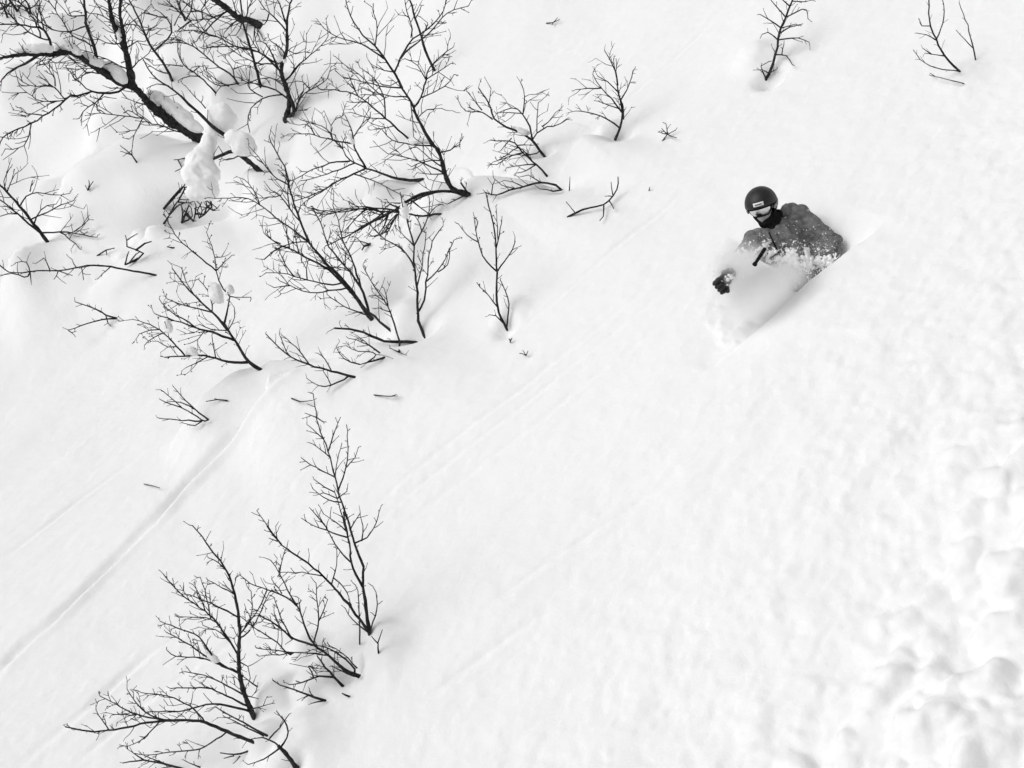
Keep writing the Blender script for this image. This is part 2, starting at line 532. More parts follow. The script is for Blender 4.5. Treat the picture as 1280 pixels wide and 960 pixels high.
def build_plant(name, label, cat, group, limbs, spacing=11, length=26, levels=2, buds=0.0, lie=False, seed=1, twig_w=1.25, kink=0.5):
    rg = random.Random(seed * 977 + 5)
    spacing *= 0.72
    length *= 1.5
    spacing *= 0.8
    twig_w *= 0.84
    if name != 'twig' and len(limbs) > 11:
        spacing *= 0.88
    if seed in (1, 5, 6, 11, 12):
        spacing *= 0.60
    if seed in (13, 16, 17, 19, 25, 54, 57):
        spacing *= 0.78
    if seed in (21, 36):
        spacing *= 0.6
    if seed in (49, 50, 51):
        twig_w *= 0.8
    parsed = [parse(l) for l in limbs]
    bx, by = parsed[0][0][0]
    d0 = hit(min(max(bx, -60), 1340), min(max(by, -40), 1000))
    base = P3(bx, by, d0)
    root = empty(name, base, label, cat, group)
    known = []                                   # (px, py, depth, width)
    for li, (pts, w0, w1) in enumerate(parsed):
        x0, y0 = pts[0]
        best = None
        for k in known:
            q = math.hypot(k[0] - x0, k[1] - y0)
            if best is None or q < best[0]:
                best = (q, k)
        grounded = True
        ds = None
        if best is not None and best[0] < 13:
            ds = best[1][2]
            grounded = False
            pts = [(best[1][0], best[1][1])] + (pts[1:] if best[0] < 6 else pts)
        if ds is None:
            ds = hit(min(max(x0, -60), 1340), min(max(y0, -40), 1000))
        k = rg.uniform(-0.55, 0.45)
        if len(known) == 0:
            k *= 0.4
        ctrl = []
        dist = 0
        ppm = FPX / ds
        for i, (x, y) in enumerate(pts):
            if i:
                dist += math.hypot(x - pts[i - 1][0], y - pts[i - 1][1]) / ppm
            dd = ds - 0.5 * (pts[0][1] - y) / ppm + k * dist
            ctrl.append(np.array([x, y, dd]))
        sm = catmull(ctrl, 7.0 if w0 < 6.5 else 3.5)
        P, W = [], []
        n = len(sm)
        ww = 0.0
        for i, q in enumerate(sm):
            t = i / max(1, n - 1)
            jit = kink * (0.3 + 0.7 * t) if 0 < i < n - 1 else 0
            x, y, dd = q[0] + rg.uniform(-jit, jit), q[1] + rg.uniform(-jit, jit), q[2]
            if lie:
                dd = hit(x, y) - 0.02
            p = P3(x, y, dd)
            if i > 0 or not grounded:
                tries = 0
                while above(p) < 0.02 + 0.03 * min(1, i / 3) and tries < 160:
                    dd -= 0.03
                    p = P3(x, y, dd)
                    tries += 1
            wpx = w0 + (w1 - w0) * t ** 0.85
            P.append(p)
            W.append(0.5 * wpx * dd / FPX * (1 + rg.uniform(-0.10, 0.10) * (1.7 if w0 > 6.5 else 1)))
            known.append((x, y, dd, wpx))
            ALL_LIMBS.append((x, y, dd))
        # even out depth steps made by the lift off the snow
        if not lie and len(P) > 4:
            for _ in range(2):
                P = [P[0]] + [0.25 * P[i - 1] + 0.5 * P[i] + 0.25 * P[i + 1] for i in range(1, len(P) - 1)] + [P[-1]]
        if not lie and w0 < 6.5:
            js = kink * 0.75 * ds / FPX
            P = [P[0]] + [p + np.array([rg.gauss(0, js), rg.gauss(0, js), rg.gauss(0, js)]) for p in P[1:]]
        tubeP, tubeW = list(P), list(W)
        if grounded and not lie:
            bk = (P[0] - P[min(2, len(P) - 1)]); bk /= np.linalg.norm(bk) + 1e-9
            tubeP = [P[0] + bk * (0.10 + 0.03 * w0) - N_ * (0.06 + 0.012 * w0)] + tubeP
            tubeW = [W[0] * 1.1] + tubeW
        V, Fc = [], []
        tube(V, Fc, tubeP, tubeW, 12 if w0 > 6.5 else (8 if w0 > 4 else 6))
        if w0 > 6.5:
            V = [v + np.array([rg.gauss(0, 1), rg.gauss(0, 1), rg.gauss(0, 1)]) * tubeW[0] * 0.09 for v in V]
        pname = 'trunk' if (li == 0 and w0 >= 5) else ('stem' if grounded else 'branch')
        br = mesh_obj(pname, V, Fc, M_BARK if w0 > 2.2 else M_TWIG, root)
        # ---- twigs
        if spacing <= 0:
            continue
        TV, TF = [], []

        def twig(p0, dirv, L, rad, level):
            nseg = 3 if level == 1 else 2
            pts_ = [p0]
            d = dirv / np.linalg.norm(dirv)
            for s_ in range(nseg):
                d = d + np.array([rg.gauss(0, 0.14), rg.gauss(0, 0.14), rg.gauss(0, 0.14) + 0.05])
                d /= np.linalg.norm(d)
                pts_.append(pts_[-1] + d * L / nseg)
            if above(pts_[-1]) < 0.01 or above(pts_[1]) < 0.0:
                return
            rr = [rad * (1 - 0.45 * s_ / nseg) for s_ in range(nseg + 1)]
            if rg.random() < buds:
                e = pts_[-1]
                pts_ += [e + d * rad * 1.2, e + d * rad * 3.2, e + d * rad * 4.6]
                rr += [rad * 1.7, rad * 1.9, rad * 0.5]
            elif rg.random() < 0.5:
                e = pts_[-1]
                pts_ += [e + d * rad * 1.5, e + d * rad * 3.5]
                rr += [rad * 1.05, rad * 0.4]
            tube(TV, TF, pts_, rr, 4)
            if level < levels:
                m = rg.choice([0, 1, 1, 2, 3])
                for _ in range(m):
                    j = rg.randint(1, nseg)
                    o = np.array([rg.gauss(0, 1), rg.gauss(0, 0.6), rg.gauss(0, 1)])
                    o -= d * (o @ d)
                    o /= np.linalg.norm(o) + 1e-9
                    twig(pts_[j], d * 0.75 + o * 0.66, L * rg.uniform(0.35, 0.6), rad * 0.85, level + 1)

        total = sum(math.hypot(sm[i][0] - sm[i - 1][0], sm[i][1] - sm[i - 1][1]) for i in range(1, n))
        run, nxt, sgn = 0, spacing * rg.uniform(0.3, 1.0) + (0.22 * total if w0 > 2 else 0.08 * total), rg.choice([-1, 1])
        for i in range(1, n):
            run += math.hypot(sm[i][0] - sm[i - 1][0], sm[i][1] - sm[i - 1][1])
            if run < nxt:
                continue
            nxt = run + spacing * rg.uniform(0.55, 1.5)
            T = P[i] - P[i - 1]
            L = np.linalg.norm(T)
            if L < 1e-6:
                continue
            T /= L
            sgn = -sgn if rg.random() < 0.75 else sgn
            side_v = np.cross(T, F_) * sgn
            side_v /= np.linalg.norm(side_v) + 1e-9
            o = side_v + np.array([rg.gauss(0, 0.35), rg.gauss(0, 0.55), rg.gauss(0, 0.35)])
            o -= T * (o @ T)
            o /= np.linalg.norm(o) + 1e-9
            an = rg.uniform(0.45, 0.95)
            pm = FPX / known[-n + i][2]
            fall = 1.0 - 0.55 * (run / total)
            Lm = length * (0.22 + 1.15 * rg.random() ** 1.4) * fall / pm
            twig(P[i], T * math.cos(an) + o * math.sin(an), Lm, 0.5 * min(twig_w, max(0.8, w0 * 0.75)) / pm, 1)
        if TV:
            tw = mesh_obj('twigs', TV, TF, M_TWIG, None)
            tw.parent = br
            tw['kind'] = 'stuff'
    return root


G1 = 'bare shrubs poking out of the snow'
G2 = 'loose twigs on the snow'
# ---- upper left: the big leaning birch and the tangle around it
build_plant('bare_tree', 'large dark leaning tree with thick rough snow-capped trunk at the upper left', 'tree', None, [
    'P 15-10 255,176 241,167 212,150 191,134 177,118 165,109 158,105 150,103',
    'Z1 10-3.4 1000,680 960,660 850,590 700,490 560,420 420,430 310,440 150,440 0,465',
    'Z1 4-2 310,440 250,480 200,520 110,545 40,560 20,640',
    'Z1 10-5 1070,690 1040,560 1010,430 970,320 900,180 880,60 872,-60',
    'Z1 7-4 1000,380 985,250 960,110 965,-60',
    'Z1 5-3.5 770,500 770,420 720,290 690,210 680,120 690,40 665,-60',
    'Z1 3.5-2 420,430 405,320 350,230 150,195 0,200 -80,190',
    'Z1 2.5-1.5 360,330 180,220 60,110 -20,60',
    'Z1 2.2-1.4 330,290 280,150 180,60 120,-40',
    'Z1 2.0-1.4 350,230 320,110 310,0',
    'Z1 2.0-1.3 160,195 80,130 20,20',
    'Z1 2.2-1.4 700,200 560,250 420,240 330,180 250,100',
    'Z1 2.2-1.4 740,380 640,310 540,260 500,150 400,40 370,-40',
    'Z1 3.5-2.2 1000,720 880,750 740,730 620,760 520,800 440,870 340,920 290,960 160,1030 60,1060 0,1130',
    'Z1 2.0-1.3 740,725 650,680 600,620 520,540',
    'Z1 2.0-1.3 530,800 440,690 400,670 230,700 140,610',
    'Z1 1.8-1.2 450,690 430,590 370,520 320,470',
    'Z1 1.8-1.2 520,800 340,820 230,740 160,690',
    'Z1 1.8-1.2 340,920 210,910 175,870',
    'Z1 1.8-1.2 230,1000 225,1130 150,1190 40,1190',
    'Z1 2.2-1.5 850,610 740,590 680,550 650,620 620,630',
    'Z1 2.0-1.2 840,760 760,830 660,880 630,940',
    'Z1 2.0-1.2 1000,560 900,500 740,420 600,390',
    'Z1 2.0-1.2 960,350 850,350 740,290',
    'Z1 2.2-1.2 990,380 1100,330 1160,330',
    'Z1 2.0-1.2 1040,560 1110,480 1190,430',
    'Z1 2.0-1.2 900,180 830,140 720,100',
    'Z1 2.0-1.2 975,200 1080,200 1130,250',
    'Z1 2.0-1.2 680,140 520,130 600,85',
    'Z3 2.4-1.5 580,350 340,262 200,222 120,180 0,110',
    'Z1 1.8-1.2 1150,950 1000,930 760,890 755,840 830,770',
    'Z3 1.6-1.1 130,185 80,270 10,340',
], spacing=8, length=24, levels=2, seed=1, twig_w=1.45, kink=0.8)

build_plant('bare_tree', 'thick dark stem lying under the big snow pillow, upper left', 'tree', None, [
    'Z3 7-5 1060,605 950,510 860,440 770,310',
    'Z3 5-4 770,310 660,240 560,130 420,0',
    'Z2 3.5-2 420,905 350,820 200,690 100,655 60,590 0,490',
    'Z3 5-4 855,440 760,462 630,530',
    'Z3 1.8-1.2 740,470 720,400 690,460',
    'Z3 1.8-1.2 880,500 790,515 755,505',
    'Z2 1.8-1.2 190,690 100,660 20,710',
], spacing=26, length=14, levels=1, seed=2)

build_plant('bare_sapling', 'slim dark stem leaning left beside the big leaning trunk', 'sapling', None, [
    'Z2 4-2.6 222,640 205,590 150,500 60,380 0,250 -30,170 -120,0',
    'Z2 2-1.3 205,600 100,570 0,490',
    'Z2 1.8-1.2 30,300 40,240 95,205',
    'Z2 1.8-1.2 10,270 -60,180 -130,120 -170,40',
], spacing=12, length=18, levels=2, seed=3)
build_plant('bare_sapling', 'thin forked twig bending right, between two leaning trunks at the top left', 'sapling', None, [
    'Z2 3-1.8 92,402 150,350 240,270 245,205 190,140 130,100',
    'Z2 1.6-1.1 245,200 270,130 330,60 380,0',
    'Z2 1.6-1.1 190,140 110,130 0,105',
], spacing=9, length=20, levels=2, seed=4)
build_plant('bare_tree', 'dark double-stemmed tree with a spreading crown, left of the tall central tree', 'tree', None, [
    'Z2 7-4.5 1135,955 1165,800 1130,680 1098,580 1110,480 1142,420 1145,300',
    'Z2 4-2.4 1145,300 1140,200 1160,40 1200,-30',
    'Z2 6-4 1222,945 1190,830 1150,730',
    'Z2 3-1.8 1100,600 1050,500 1010,400 1000,330 930,320',
    'Z2 3-1.6 1075,550 960,440 870,400 720,370 620,310 400,240 270,250',
    'Z2 2.4-1.4 1040,475 900,390 850,290',
    'Z2 2.6-1.5 1135,795 1060,720 940,680 800,655 755,620',
    'Z2 2.4-1.4 1120,785 950,775 880,820 830,920 800,1000 850,1060',
    'Z2 2.0-1.2 950,775 800,680 900,640 1020,610 1100,670',
    'Z2 2.6-1.6 1135,235 1080,170 1000,110 940,40 900,-20',
    'Z2 2.6-1.6 1140,200 1100,80 1060,-20',
    'Z2 2.0-1.2 1000,110 960,200 900,190',
    'Z2 2.0-1.2 1050,520 900,505 820,480 640,350',
    'Z2 2.0-1.2 730,370 560,370 480,390',
    'Z2 2.0-1.2 600,300 520,300 400,200 360,170',
    'Z2 2.6-1.4 1138,640 1200,580 1210,530 1280,480',
    'Z4 1.8-1.2 15,505 40,450 120,390 220,310 270,240',
    'Z2 2.6-1.8 1215,875 1240,790 1280,730',
    'Z4 2.2-1.2 55,700 100,610 200,580 290,490 290,440',
    'Z4 1.6-1.1 170,580 100,545 60,540',
    'Z2 2.4-1.4 1110,420 1080,370 1010,330',
    'Z2 1.6-1.1 1140,400 1210,430 1280,410',
], spacing=9, length=24, levels=2, seed=5, twig_w=1.3)
build_plant('bare_tree', 'short thick dark broken trunk hanging over thin branches at the top edge', 'tree', None, [
    'Z2 9-8 915,200 840,160 760,150 680,80',
    'Z2 8-7 690,85 640,50 570,0 500,-50',
    'Z2 2.4-1.4 680,80 640,100 580,150 470,150 380,165',
    'Z2 2.4-1.4 650,90 560,180 500,220 420,330',
    'Z2 2.0-1.2 590,150 460,90 360,60 300,-20',
    'Z2 2.2-1.3 760,150 700,200 640,260',
    'Z2 2.0-1.2 800,160 770,230 740,280',
    'Z2 2.4-1.3 900,190 870,280 920,400',
    'Z2 2.0-1.2 880,190 940,290 960,330',
    'Z2 2.0-1.2 820,150 830,60 880,-20',
    'Z2 2.0-1.2 770,140 720,40 700,-30',
    'Z2 1.8-1.2 370,165 300,120 270,20',
    'Z2 1.8-1.2 370,165 330,200 270,240',
], spacing=7, length=26, levels=2, seed=6, twig_w=1.3)
build_plant('bare_sapling', 'straight dark stem rising behind the hanging broken trunk', 'sapling', None, [
    'Z2 4-2.6 934,690 890,520 850,370 790,180 770,0 765,-60',
    'Z2 1.8-1.2 890,520 980,450 1000,400',
    'Z2 1.8-1.2 850,370 780,330 745,290',
], spacing=20, length=22, levels=2, seed=7)
build_plant('bare_sapling', 'thin branchy sapling left of the straight stem in the upper left', 'sapling', None, [
    'Z2 2.6-1.6 572,742 450,610 400,570 310,530 260,420 270,350',
    'Z2 1.8-1.2 310,530 170,515 80,520',
    'Z2 1.8-1.2 420,570 450,530 380,535',
    'Z2 1.8-1.2 440,640 370,610 270,645',
], spacing=10, length=20, levels=2, seed=8, twig_w=1.1)
build_plant('bare_sapling', 'low arching sapling above the round snow pillow', 'sapling', None, [
    'Z2 3-1.8 750,668 722,610 600,540 520,470 400,370 300,330 170,350',
    'Z2 2-1.2 740,670 680,690 560,680 470,600',
    'Z2 1.8-1.2 722,600 720,550 620,430',
    'Z2 1.8-1.2 720,560 800,520 740,500',
    'Z2 1.8-1.2 660,660 580,640 500,570',
    'Z2 1.8-1.2 430,400 280,310 200,320',
], spacing=9, length=20, levels=2, seed=9, twig_w=1.2)
build_plant('twig', 'small bare twig just left above the round snow pillow', 'twig', None, [
    'Z2 1.8-1.1 492,866 420,780 330,690', 'Z2 1.4-1.0 450,810 470,770'], spacing=16, length=8, levels=1, seed=10)
build_plant('bare_shrub', 'fine twiggy thicket filling the top left corner', 'shrub', None, [
    'Z1 4-2 140,90 90,20 40,-60', 'Z1 3-1.6 250,110 220,30 170,-50', 'Z1 3-1.6 60,140 30,60 -40,-20', 'Z1 2.4-1.4 200,100 290,40 340,-40',
    'Z1 2.4-1.4 120,80 170,30 230,-30', 'Z1 2.4-1.4 80,30 -20,90 -60,110', 'Z1 2.0-1.4 100,60 20,30 -60,0', 'Z1 2.0-1.4 210,60 130,40 60,50'],
    spacing=5, length=18, levels=2, seed=11, twig_w=1.5)
build_plant('bare_shrub', 'fine twiggy crown reaching in over the top edge, left of the hanging broken trunk', 'shrub', None, [
    'Z2 3-1.6 330,165 290,80 260,-20', 'Z2 2.4-1.4 320,150 370,100 390,0', 'Z2 2.2-1.4 310,120 240,60 170,-10', 'Z2 2-1.3 470,150 460,70 520,-10'],
    spacing=8, length=20, levels=2, seed=12, twig_w=1.3)

# ---- the central trees
build_plant('bare_tree', 'tall slender central tree with curved base and fan of fine upper branches', 'tree', None, [
    'Z5 8-4.5 1205,712 1150,695 1090,670 1045,570 1010,430 960,370',
    'Z5 4.8-3.4 962,372 880,240 840,130 800,60 760,0',
    'Z4 3.6-1.6 760,600 740,540 710,480 640,390 580,300 500,240 440,160 410,100 380,-20',
    'Z4 2.6-1.4 640,390 540,320 440,270 370,265 290,240 240,190',
    'Z4 2.8-1.5 710,485 770,350 820,250 880,230 960,170 1040,80 1062,-20',
    'Z4 2.4-1.3 765,385 820,310 900,260 1000,160 1060,80 1200,40',
    'Z4 2.0-1.3 820,250 840,180 800,110 775,-10',
    'Z4 3.0-1.5 850,725 890,650 920,530 940,450 1000,390 1100,320',
    'Z4 1.8-1.2 925,512 1000,480 1080,425',
    'Z4 2.0-1.2 900,645 1000,605 1060,580 1105,500',
    'Z4 1.6-1.1 870,770 920,730 1025,720',
    'Z4 1.8-1.2 918,525 900,470 830,410 780,390',
    'Z4 1.8-1.2 580,300 600,190 580,100 560,50',
    'Z4 2.2-1.3 750,602 620,580 520,545 370,515',
    'Z4 2.2-1.3 795,668 680,640 580,620 500,590',
    'Z4 2.0-1.2 800,675 830,800 835,910',
    'Z4 1.8-1.2 700,510 640,470 560,430',
    'Z4 1.6-1.1 740,565 680,570 625,565',
    'Z5 2.6-1.4 965,390 860,380 740,360 660,340 625,275',
    'Z5 2.8-1.4 1040,580 920,510 860,480 760,455 660,440',
    'Z5 2.2-1.3 1010,430 1080,415 1145,375',
    'Z5 2.2-1.3 1020,540 940,480 900,420 860,400',
    'Z5 2.2-1.3 1015,480 960,460 900,490 830,520',
    'Z5 2.0-1.2 1030,570 960,580 860,560',
    'Z5 3.4-2.6 1215,692 1150,632',
    'Z5 2.6-1.8 1180,715 1120,745 1060,775',
], spacing=11, length=26, levels=2, seed=13, twig_w=1.25)
build_plant('bare_sapling', 'thin branch leaning left out of snow on the left side of the tall central tree', 'sapling', None, [
    'Z4 3-1.6 800,922 650,790 560,710 460,630 350,605 200,590',
    'Z4 1.8-1.2 640,790 540,790 410,745',
    'Z4 1.6-1.1 530,692 390,680',
    'Z4 2.0-1.2 660,800 665,720 640,650 620,600 600,540 480,450',
    'Z4 1.8-1.2 455,625 430,560 400,490',
    'Z4 1.8-1.2 640,650 540,560 470,490 370,430 310,375',
    'Z4 1.6-1.1 690,850 620,860 550,865',
], spacing=12, length=20, levels=2, seed=14, twig_w=1.15)
build_plant('bare_sapling', 'straight dark unbranched stem crossing the top of the tall central tree', 'sapling', None, [
    'Z4 4-2.6 978,472 930,380 890,250 850,120 815,0 790,-70',
    'Z4 1.6-1.1 850,120 890,40 880,30', 'Z4 1.6-1.1 890,240 930,150 880,110'], spacing=34, length=14, levels=1, seed=15)
build_plant('bare_shrub', 'low sideways branch with arching bare twigs, left of the central tree trunk', 'shrub', None, [
    'Z5 5-3 895,612 740,610 640,575 520,535',
    'Z5 2.8-1.5 525,535 450,500 380,470 365,400 360,370',
    'Z5 2.8-1.4 525,535 430,370 440,320 380,180',
    'Z5 1.8-1.2 440,310 520,200 550,200',
    'Z5 2.8-1.5 500,537 400,590 330,620 200,700 100,740 40,750',
    'Z5 2.2-1.3 450,500 300,560 180,600 80,620',
    'Z5 2.2-1.3 400,475 280,500 130,560 30,615',
    'Z5 2.2-1.3 430,375 300,350 180,315 60,305 0,305',
    'Z5 2.0-1.2 300,350 260,260 150,235 100,215',
    'Z5 1.8-1.2 285,335 270,250 300,200 360,185',
    'Z5 2.0-1.2 455,560 580,620 650,655 740,710',
    'Z5 1.8-1.2 330,625 220,700 150,730 80,790',
    'Z5 1.8-1.2 365,400 330,370 290,340',
    'Z5 1.6-1.1 180,320 150,260 110,240',
], spacing=10, length=22, levels=2, seed=16, twig_w=1.2)
build_plant('bare_shrub', 'low drooping tangle of dead branches spreading left from the central tree foot', 'shrub', None, [
    'Z5 4-2 1180,708 1080,690 960,690 850,720 780,760 740,800 640,850 540,900 440,960',
    'Z5 3.4-2 1100,702 900,705 820,745 700,825 600,880 500,915',
    'Z5 3-1.6 1020,840 860,855 740,825 640,825 440,800 330,830 220,850 150,810',
    'Z5 2.6-1.5 740,815 620,800 480,800 340,830 130,800',
    'Z5 2.6-1.5 1000,690 860,740 760,800 700,880 640,960',
    'Z5 2.4-1.4 830,740 880,800 960,850',
    'Z5 2.4-1.5 650,850 560,790 430,795',
    'Z6 2.6-1.5 970,260 860,320 740,390 660,420 570,470',
    'Z6 2.2-1.4 820,230 740,310 700,370',
    'Z6 2.4-1.4 1020,280 1000,340 970,410',
    'Z6 2.4-1.4 1000,270 960,330 920,390',
    'Z6 2.2-1.4 980,280 930,320 880,350',
    'Z6 2.2-1.4 960,250 890,300 820,330',
    'Z6 2.2-1.4 1030,270 1000,300 930,400',
    'Z6 2.4-1.4 1060,200 1000,190 940,240',
    'Z5 2.2-1.4 940,850 985,790',
    'Z5 2-1.3 720,850 680,930 650,950',
], spacing=11, length=18, levels=2, seed=17, twig_w=1.35)
build_plant('twig', 'dark forked root stub in a small hollow below the dead-branch tangle', 'twig', None, [
    'Z6 4-2.4 865,455 830,470 810,495', 'Z6 2-1.3 855,455 800,437 735,440', 'Z6 1.6-1.1 840,450 780,410 745,400'], spacing=0, seed=18)

# ---- the middle shrubs
build_plant('bare_shrub', 'large many-stemmed shrub fanning up and left at the centre left', 'shrub', None, [
    'Z6 6-3.4 880,955 830,890 690,700 570,580 460,440',
    'Z6 3.4-1.6 462,442 400,300 360,180 320,60 315,-30 250,-150 190,-260',
    'Z6 4-1.8 830,870 740,780 650,680 560,600 430,540 330,480 270,450 200,540 160,555',
    'Z6 2.4-1.3 450,435 330,340 240,280 130,190 20,135 -80,150 -210,145',
    'Z6 2.0-1.2 330,480 240,460 170,375',
    'Z6 2.6-1.4 650,735 540,710 400,685 280,645 175,645',
    'Z6 2.6-1.3 690,740 560,770 470,780 330,730 265,700',
    'Z6 1.8-1.2 345,735 225,745',
    'Z6 3.6-1.5 875,930 840,820 780,700 700,600 620,510 570,440 560,350 490,230',
    'Z6 2.8-1.4 800,740 770,620 740,540 680,430 660,300 620,200',
    'Z6 2.2-1.3 840,930 740,890 640,840 580,790',
    'Z8 4-2.6 352,692 300,650 245,600 200,560',
    'Z6 2.2-1.3 380,290 330,220 270,130 200,90',
    'Z6 2.0-1.2 330,210 310,120 330,40 280,-20',
    'Z6 2.0-1.2 460,440 360,440 270,470',
    'Z6 2.0-1.2 330,480 310,390 300,300',
    'Z6 2.0-1.2 400,530 370,430 360,330',
    'Z6 1.8-1.2 270,460 220,430 160,380',
    'Z6 1.8-1.2 590,590 700,600 760,680',
    'Z6 2.0-1.2 370,655 300,600 260,500',
    'Z6 1.8-1.2 450,690 440,620 410,570',
    'Z6 2.0-1.2 320,60 220,0 130,-120 60,-200',
    'Z6 1.8-1.2 130,150 80,80 30,20',
    'Z6 1.8-1.2 270,150 200,150 110,145',
    'Z6 1.8-1.2 710,580 700,500 670,480',
    'Z6 1.8-1.2 660,660 600,580 540,540',
], spacing=9, length=24, levels=2, seed=19, twig_w=1.25)
build_plant('bare_shrub', 'upright forked shrub with open crown beside the large fanning shrub', 'shrub', None, [
    'Z8 4.4-2.6 518,712 485,610 490,500 470,380 470,270',
    'Z8 2.6-1.4 470,275 450,190 430,130 410,60 400,0',
    'Z8 3-1.6 485,612 525,540 530,450 540,380 550,270 615,170',
    'Z8 2.0-1.2 495,480 510,370 530,210',
    'Z8 2.4-1.3 532,455 590,400 640,300 670,240',
    'Z8 1.8-1.2 590,400 640,370 650,300',
    'Z8 2.4-1.3 470,390 430,300 330,240 270,190 215,120',
    'Z8 2.2-1.3 472,280 510,200 550,100 545,20',
    'Z8 2.0-1.2 468,285 430,230 380,180',
    'Z8 1.8-1.2 460,350 430,310 390,260',
    'Z8 1.8-1.2 510,200 490,140 470,120',
], spacing=13, length=14, levels=2, seed=20, buds=0.2, twig_w=1.15)
build_plant('bare_shrub', 'low spreading shrub rooted in a dark hollow below the large fanning shrub', 'shrub', None, [
    'Z8 5-3 475,752 430,745 320,750 220,700 120,685 70,680',
    'Z8 2.4-1.3 410,755 370,660 340,570 270,470 215,370',
    'Z8 3-1.8 395,800 350,780',
    'Z8 3-1.6 320,828 240,850 200,862',
    'Z8 2.4-1.3 250,850 300,805 190,800 130,770',
    'Z8 2.2-1.3 300,805 220,750 140,730',
    'Z8 2.0-1.2 150,858 110,840 80,775',
    'Z8 2.0-1.2 290,800 250,770 190,720',
    'Z8 2.0-1.2 340,570 320,480', 'Z8 1.6-1.1 330,545 280,520 260,500', 'Z8 1.6-1.1 350,600 310,590 290,580',
], spacing=12, length=16, levels=2, seed=21, twig_w=1.15)
build_plant('bare_shrub', 'slender upright shrub standing alone right of the forked shrub', 'shrub', None, [
    'Z8 3.6-2 932,682 890,600 880,480 885,400 880,280 870,170 845,70 830,0',
    'Z8 2.6-1.4 932,665 945,560 920,470 900,440',
    'Z8 2.4-1.3 885,402 830,350 790,250 770,130',
    'Z8 2.4-1.3 885,398 940,320 985,260 975,225',
    'Z8 2.0-1.2 880,290 905,180 910,120',
    'Z8 2.0-1.2 790,260 740,220 690,160',
    'Z8 1.8-1.2 885,560 830,500 780,450',
    'Z8 2.2-1.3 925,665 880,620 845,615',
    'Z8 1.6-1.1 800,200 790,150 765,115',
    'Z8 1.6-1.1 885,260 885,150 880,70',
], spacing=12, length=10, levels=1, seed=22, buds=0.25, twig_w=1.2)
build_plant('twig', 'tiny bud-like sprig just below the slender upright shrub', 'twig', None, ['Z8 1.8-1.6 952,752 950,735', 'Z8 1.8-1.4 951,740 960,730', 'Z8 1.8-1.4 951,740 944,732'], spacing=0, seed=23)
build_plant('twig', 'tiny star-shaped sprig of twigs right of the bud-like sprig', 'twig', None, ['Z8 1.6-1.2 1030,818 1000,805', 'Z8 1.5-1.1 1028,815 1015,790', 'Z8 1.5-1.1 1025,815 1040,795'], spacing=0, seed=24)

build_plant('bare_shrub', 'broad shrub with round buds and small snow clumps, at centre left', 'shrub', None, [
    'Y1 5.5-3 795,874 720,830 660,730 600,640 580,590',
    'Y1 3.4-1.6 590,620 540,560 470,500 400,430 340,370 265,265',
    'Y1 3.2-2 582,600 600,500 612,435',
    'Y1 2.2-1.3 612,440 570,390 530,340 530,280 520,200 490,100 470,45',
    'Y1 2.2-1.3 530,280 440,210 360,140 300,90 245,0 215,-70',
    'Y1 1.8-1.2 532,270 580,230 625,188',
    'Y1 3.6-1.6 635,715 500,650 400,620 280,580 160,540',
    'Y1 4-1.8 725,842 600,830 490,790 380,790 220,800',
    'Y1 2.4-1.3 355,790 270,710 220,650 130,600 30,570',
    'Y1 1.8-1.2 225,655 150,675 95,725',
    'Y1 1.8-1.2 200,640 130,640 70,660',
    'Y1 2.0-1.2 480,795 420,830 350,860',
    'Y1 2.2-1.3 385,610 330,560 240,530 190,450',
    'Y1 2.2-1.3 520,540 450,510 340,490 230,450',
    'Y1 1.8-1.2 500,520 500,430 420,330',
    'Y1 1.8-1.2 310,745 240,740 180,700',
    'Y1 1.8-1.2 545,790 510,730 505,670',
    'Y1 1.8-1.2 470,655 420,690 370,720',
    'Y1 1.8-1.2 400,425 330,320 320,260',
    'Y1 1.8-1.2 600,640 500,640 430,600',
    'Y1 1.8-1.2 615,640 640,560 635,500',
    'Y1 1.8-1.2 612,440 680,440 740,440',
    'Y1 1.8-1.2 520,220 560,200 575,180',
], spacing=8, length=18, levels=2, seed=25, buds=0.55, twig_w=1.1)
build_plant('bare_shrub', 'low shrub of two long twigs leaning left, under the broad budded shrub and fanning shrub', 'shrub', None, [
    'Y7 3.6-1.8 674,234 600,215 530,195 470,170 420,130 390,95',
    'Y7 2.4-1.3 660,236 600,262 560,265 520,238',
    'Y7 1.8-1.2 600,218 570,160 555,158', 'Y7 1.6-1.1 590,258 575,215', 'Y7 2.0-1.2 530,195 500,150 440,98', 'Y7 1.6-1.1 470,165 445,130 435,95',
], spacing=10, length=12, levels=1, seed=26, twig_w=1.1)
build_plant('bare_shrub', 'small fan of thin twigs on open snow below the broad budded shrub', 'shrub', None, [
    'Y7 2.4-1.3 206,370 150,325 95,265', 'Y7 2.2-1.3 198,384 170,360 120,330 50,270', 'Y7 2.2-1.3 190,378 120,372 45,365',
    'Y7 1.8-1.2 130,335 90,320 50,305', 'Y7 1.8-1.2 185,375 165,388 120,380', 'Y7 1.8-1.2 165,340 120,310 70,315'], spacing=12, length=10, levels=1, seed=27, twig_w=1.1)
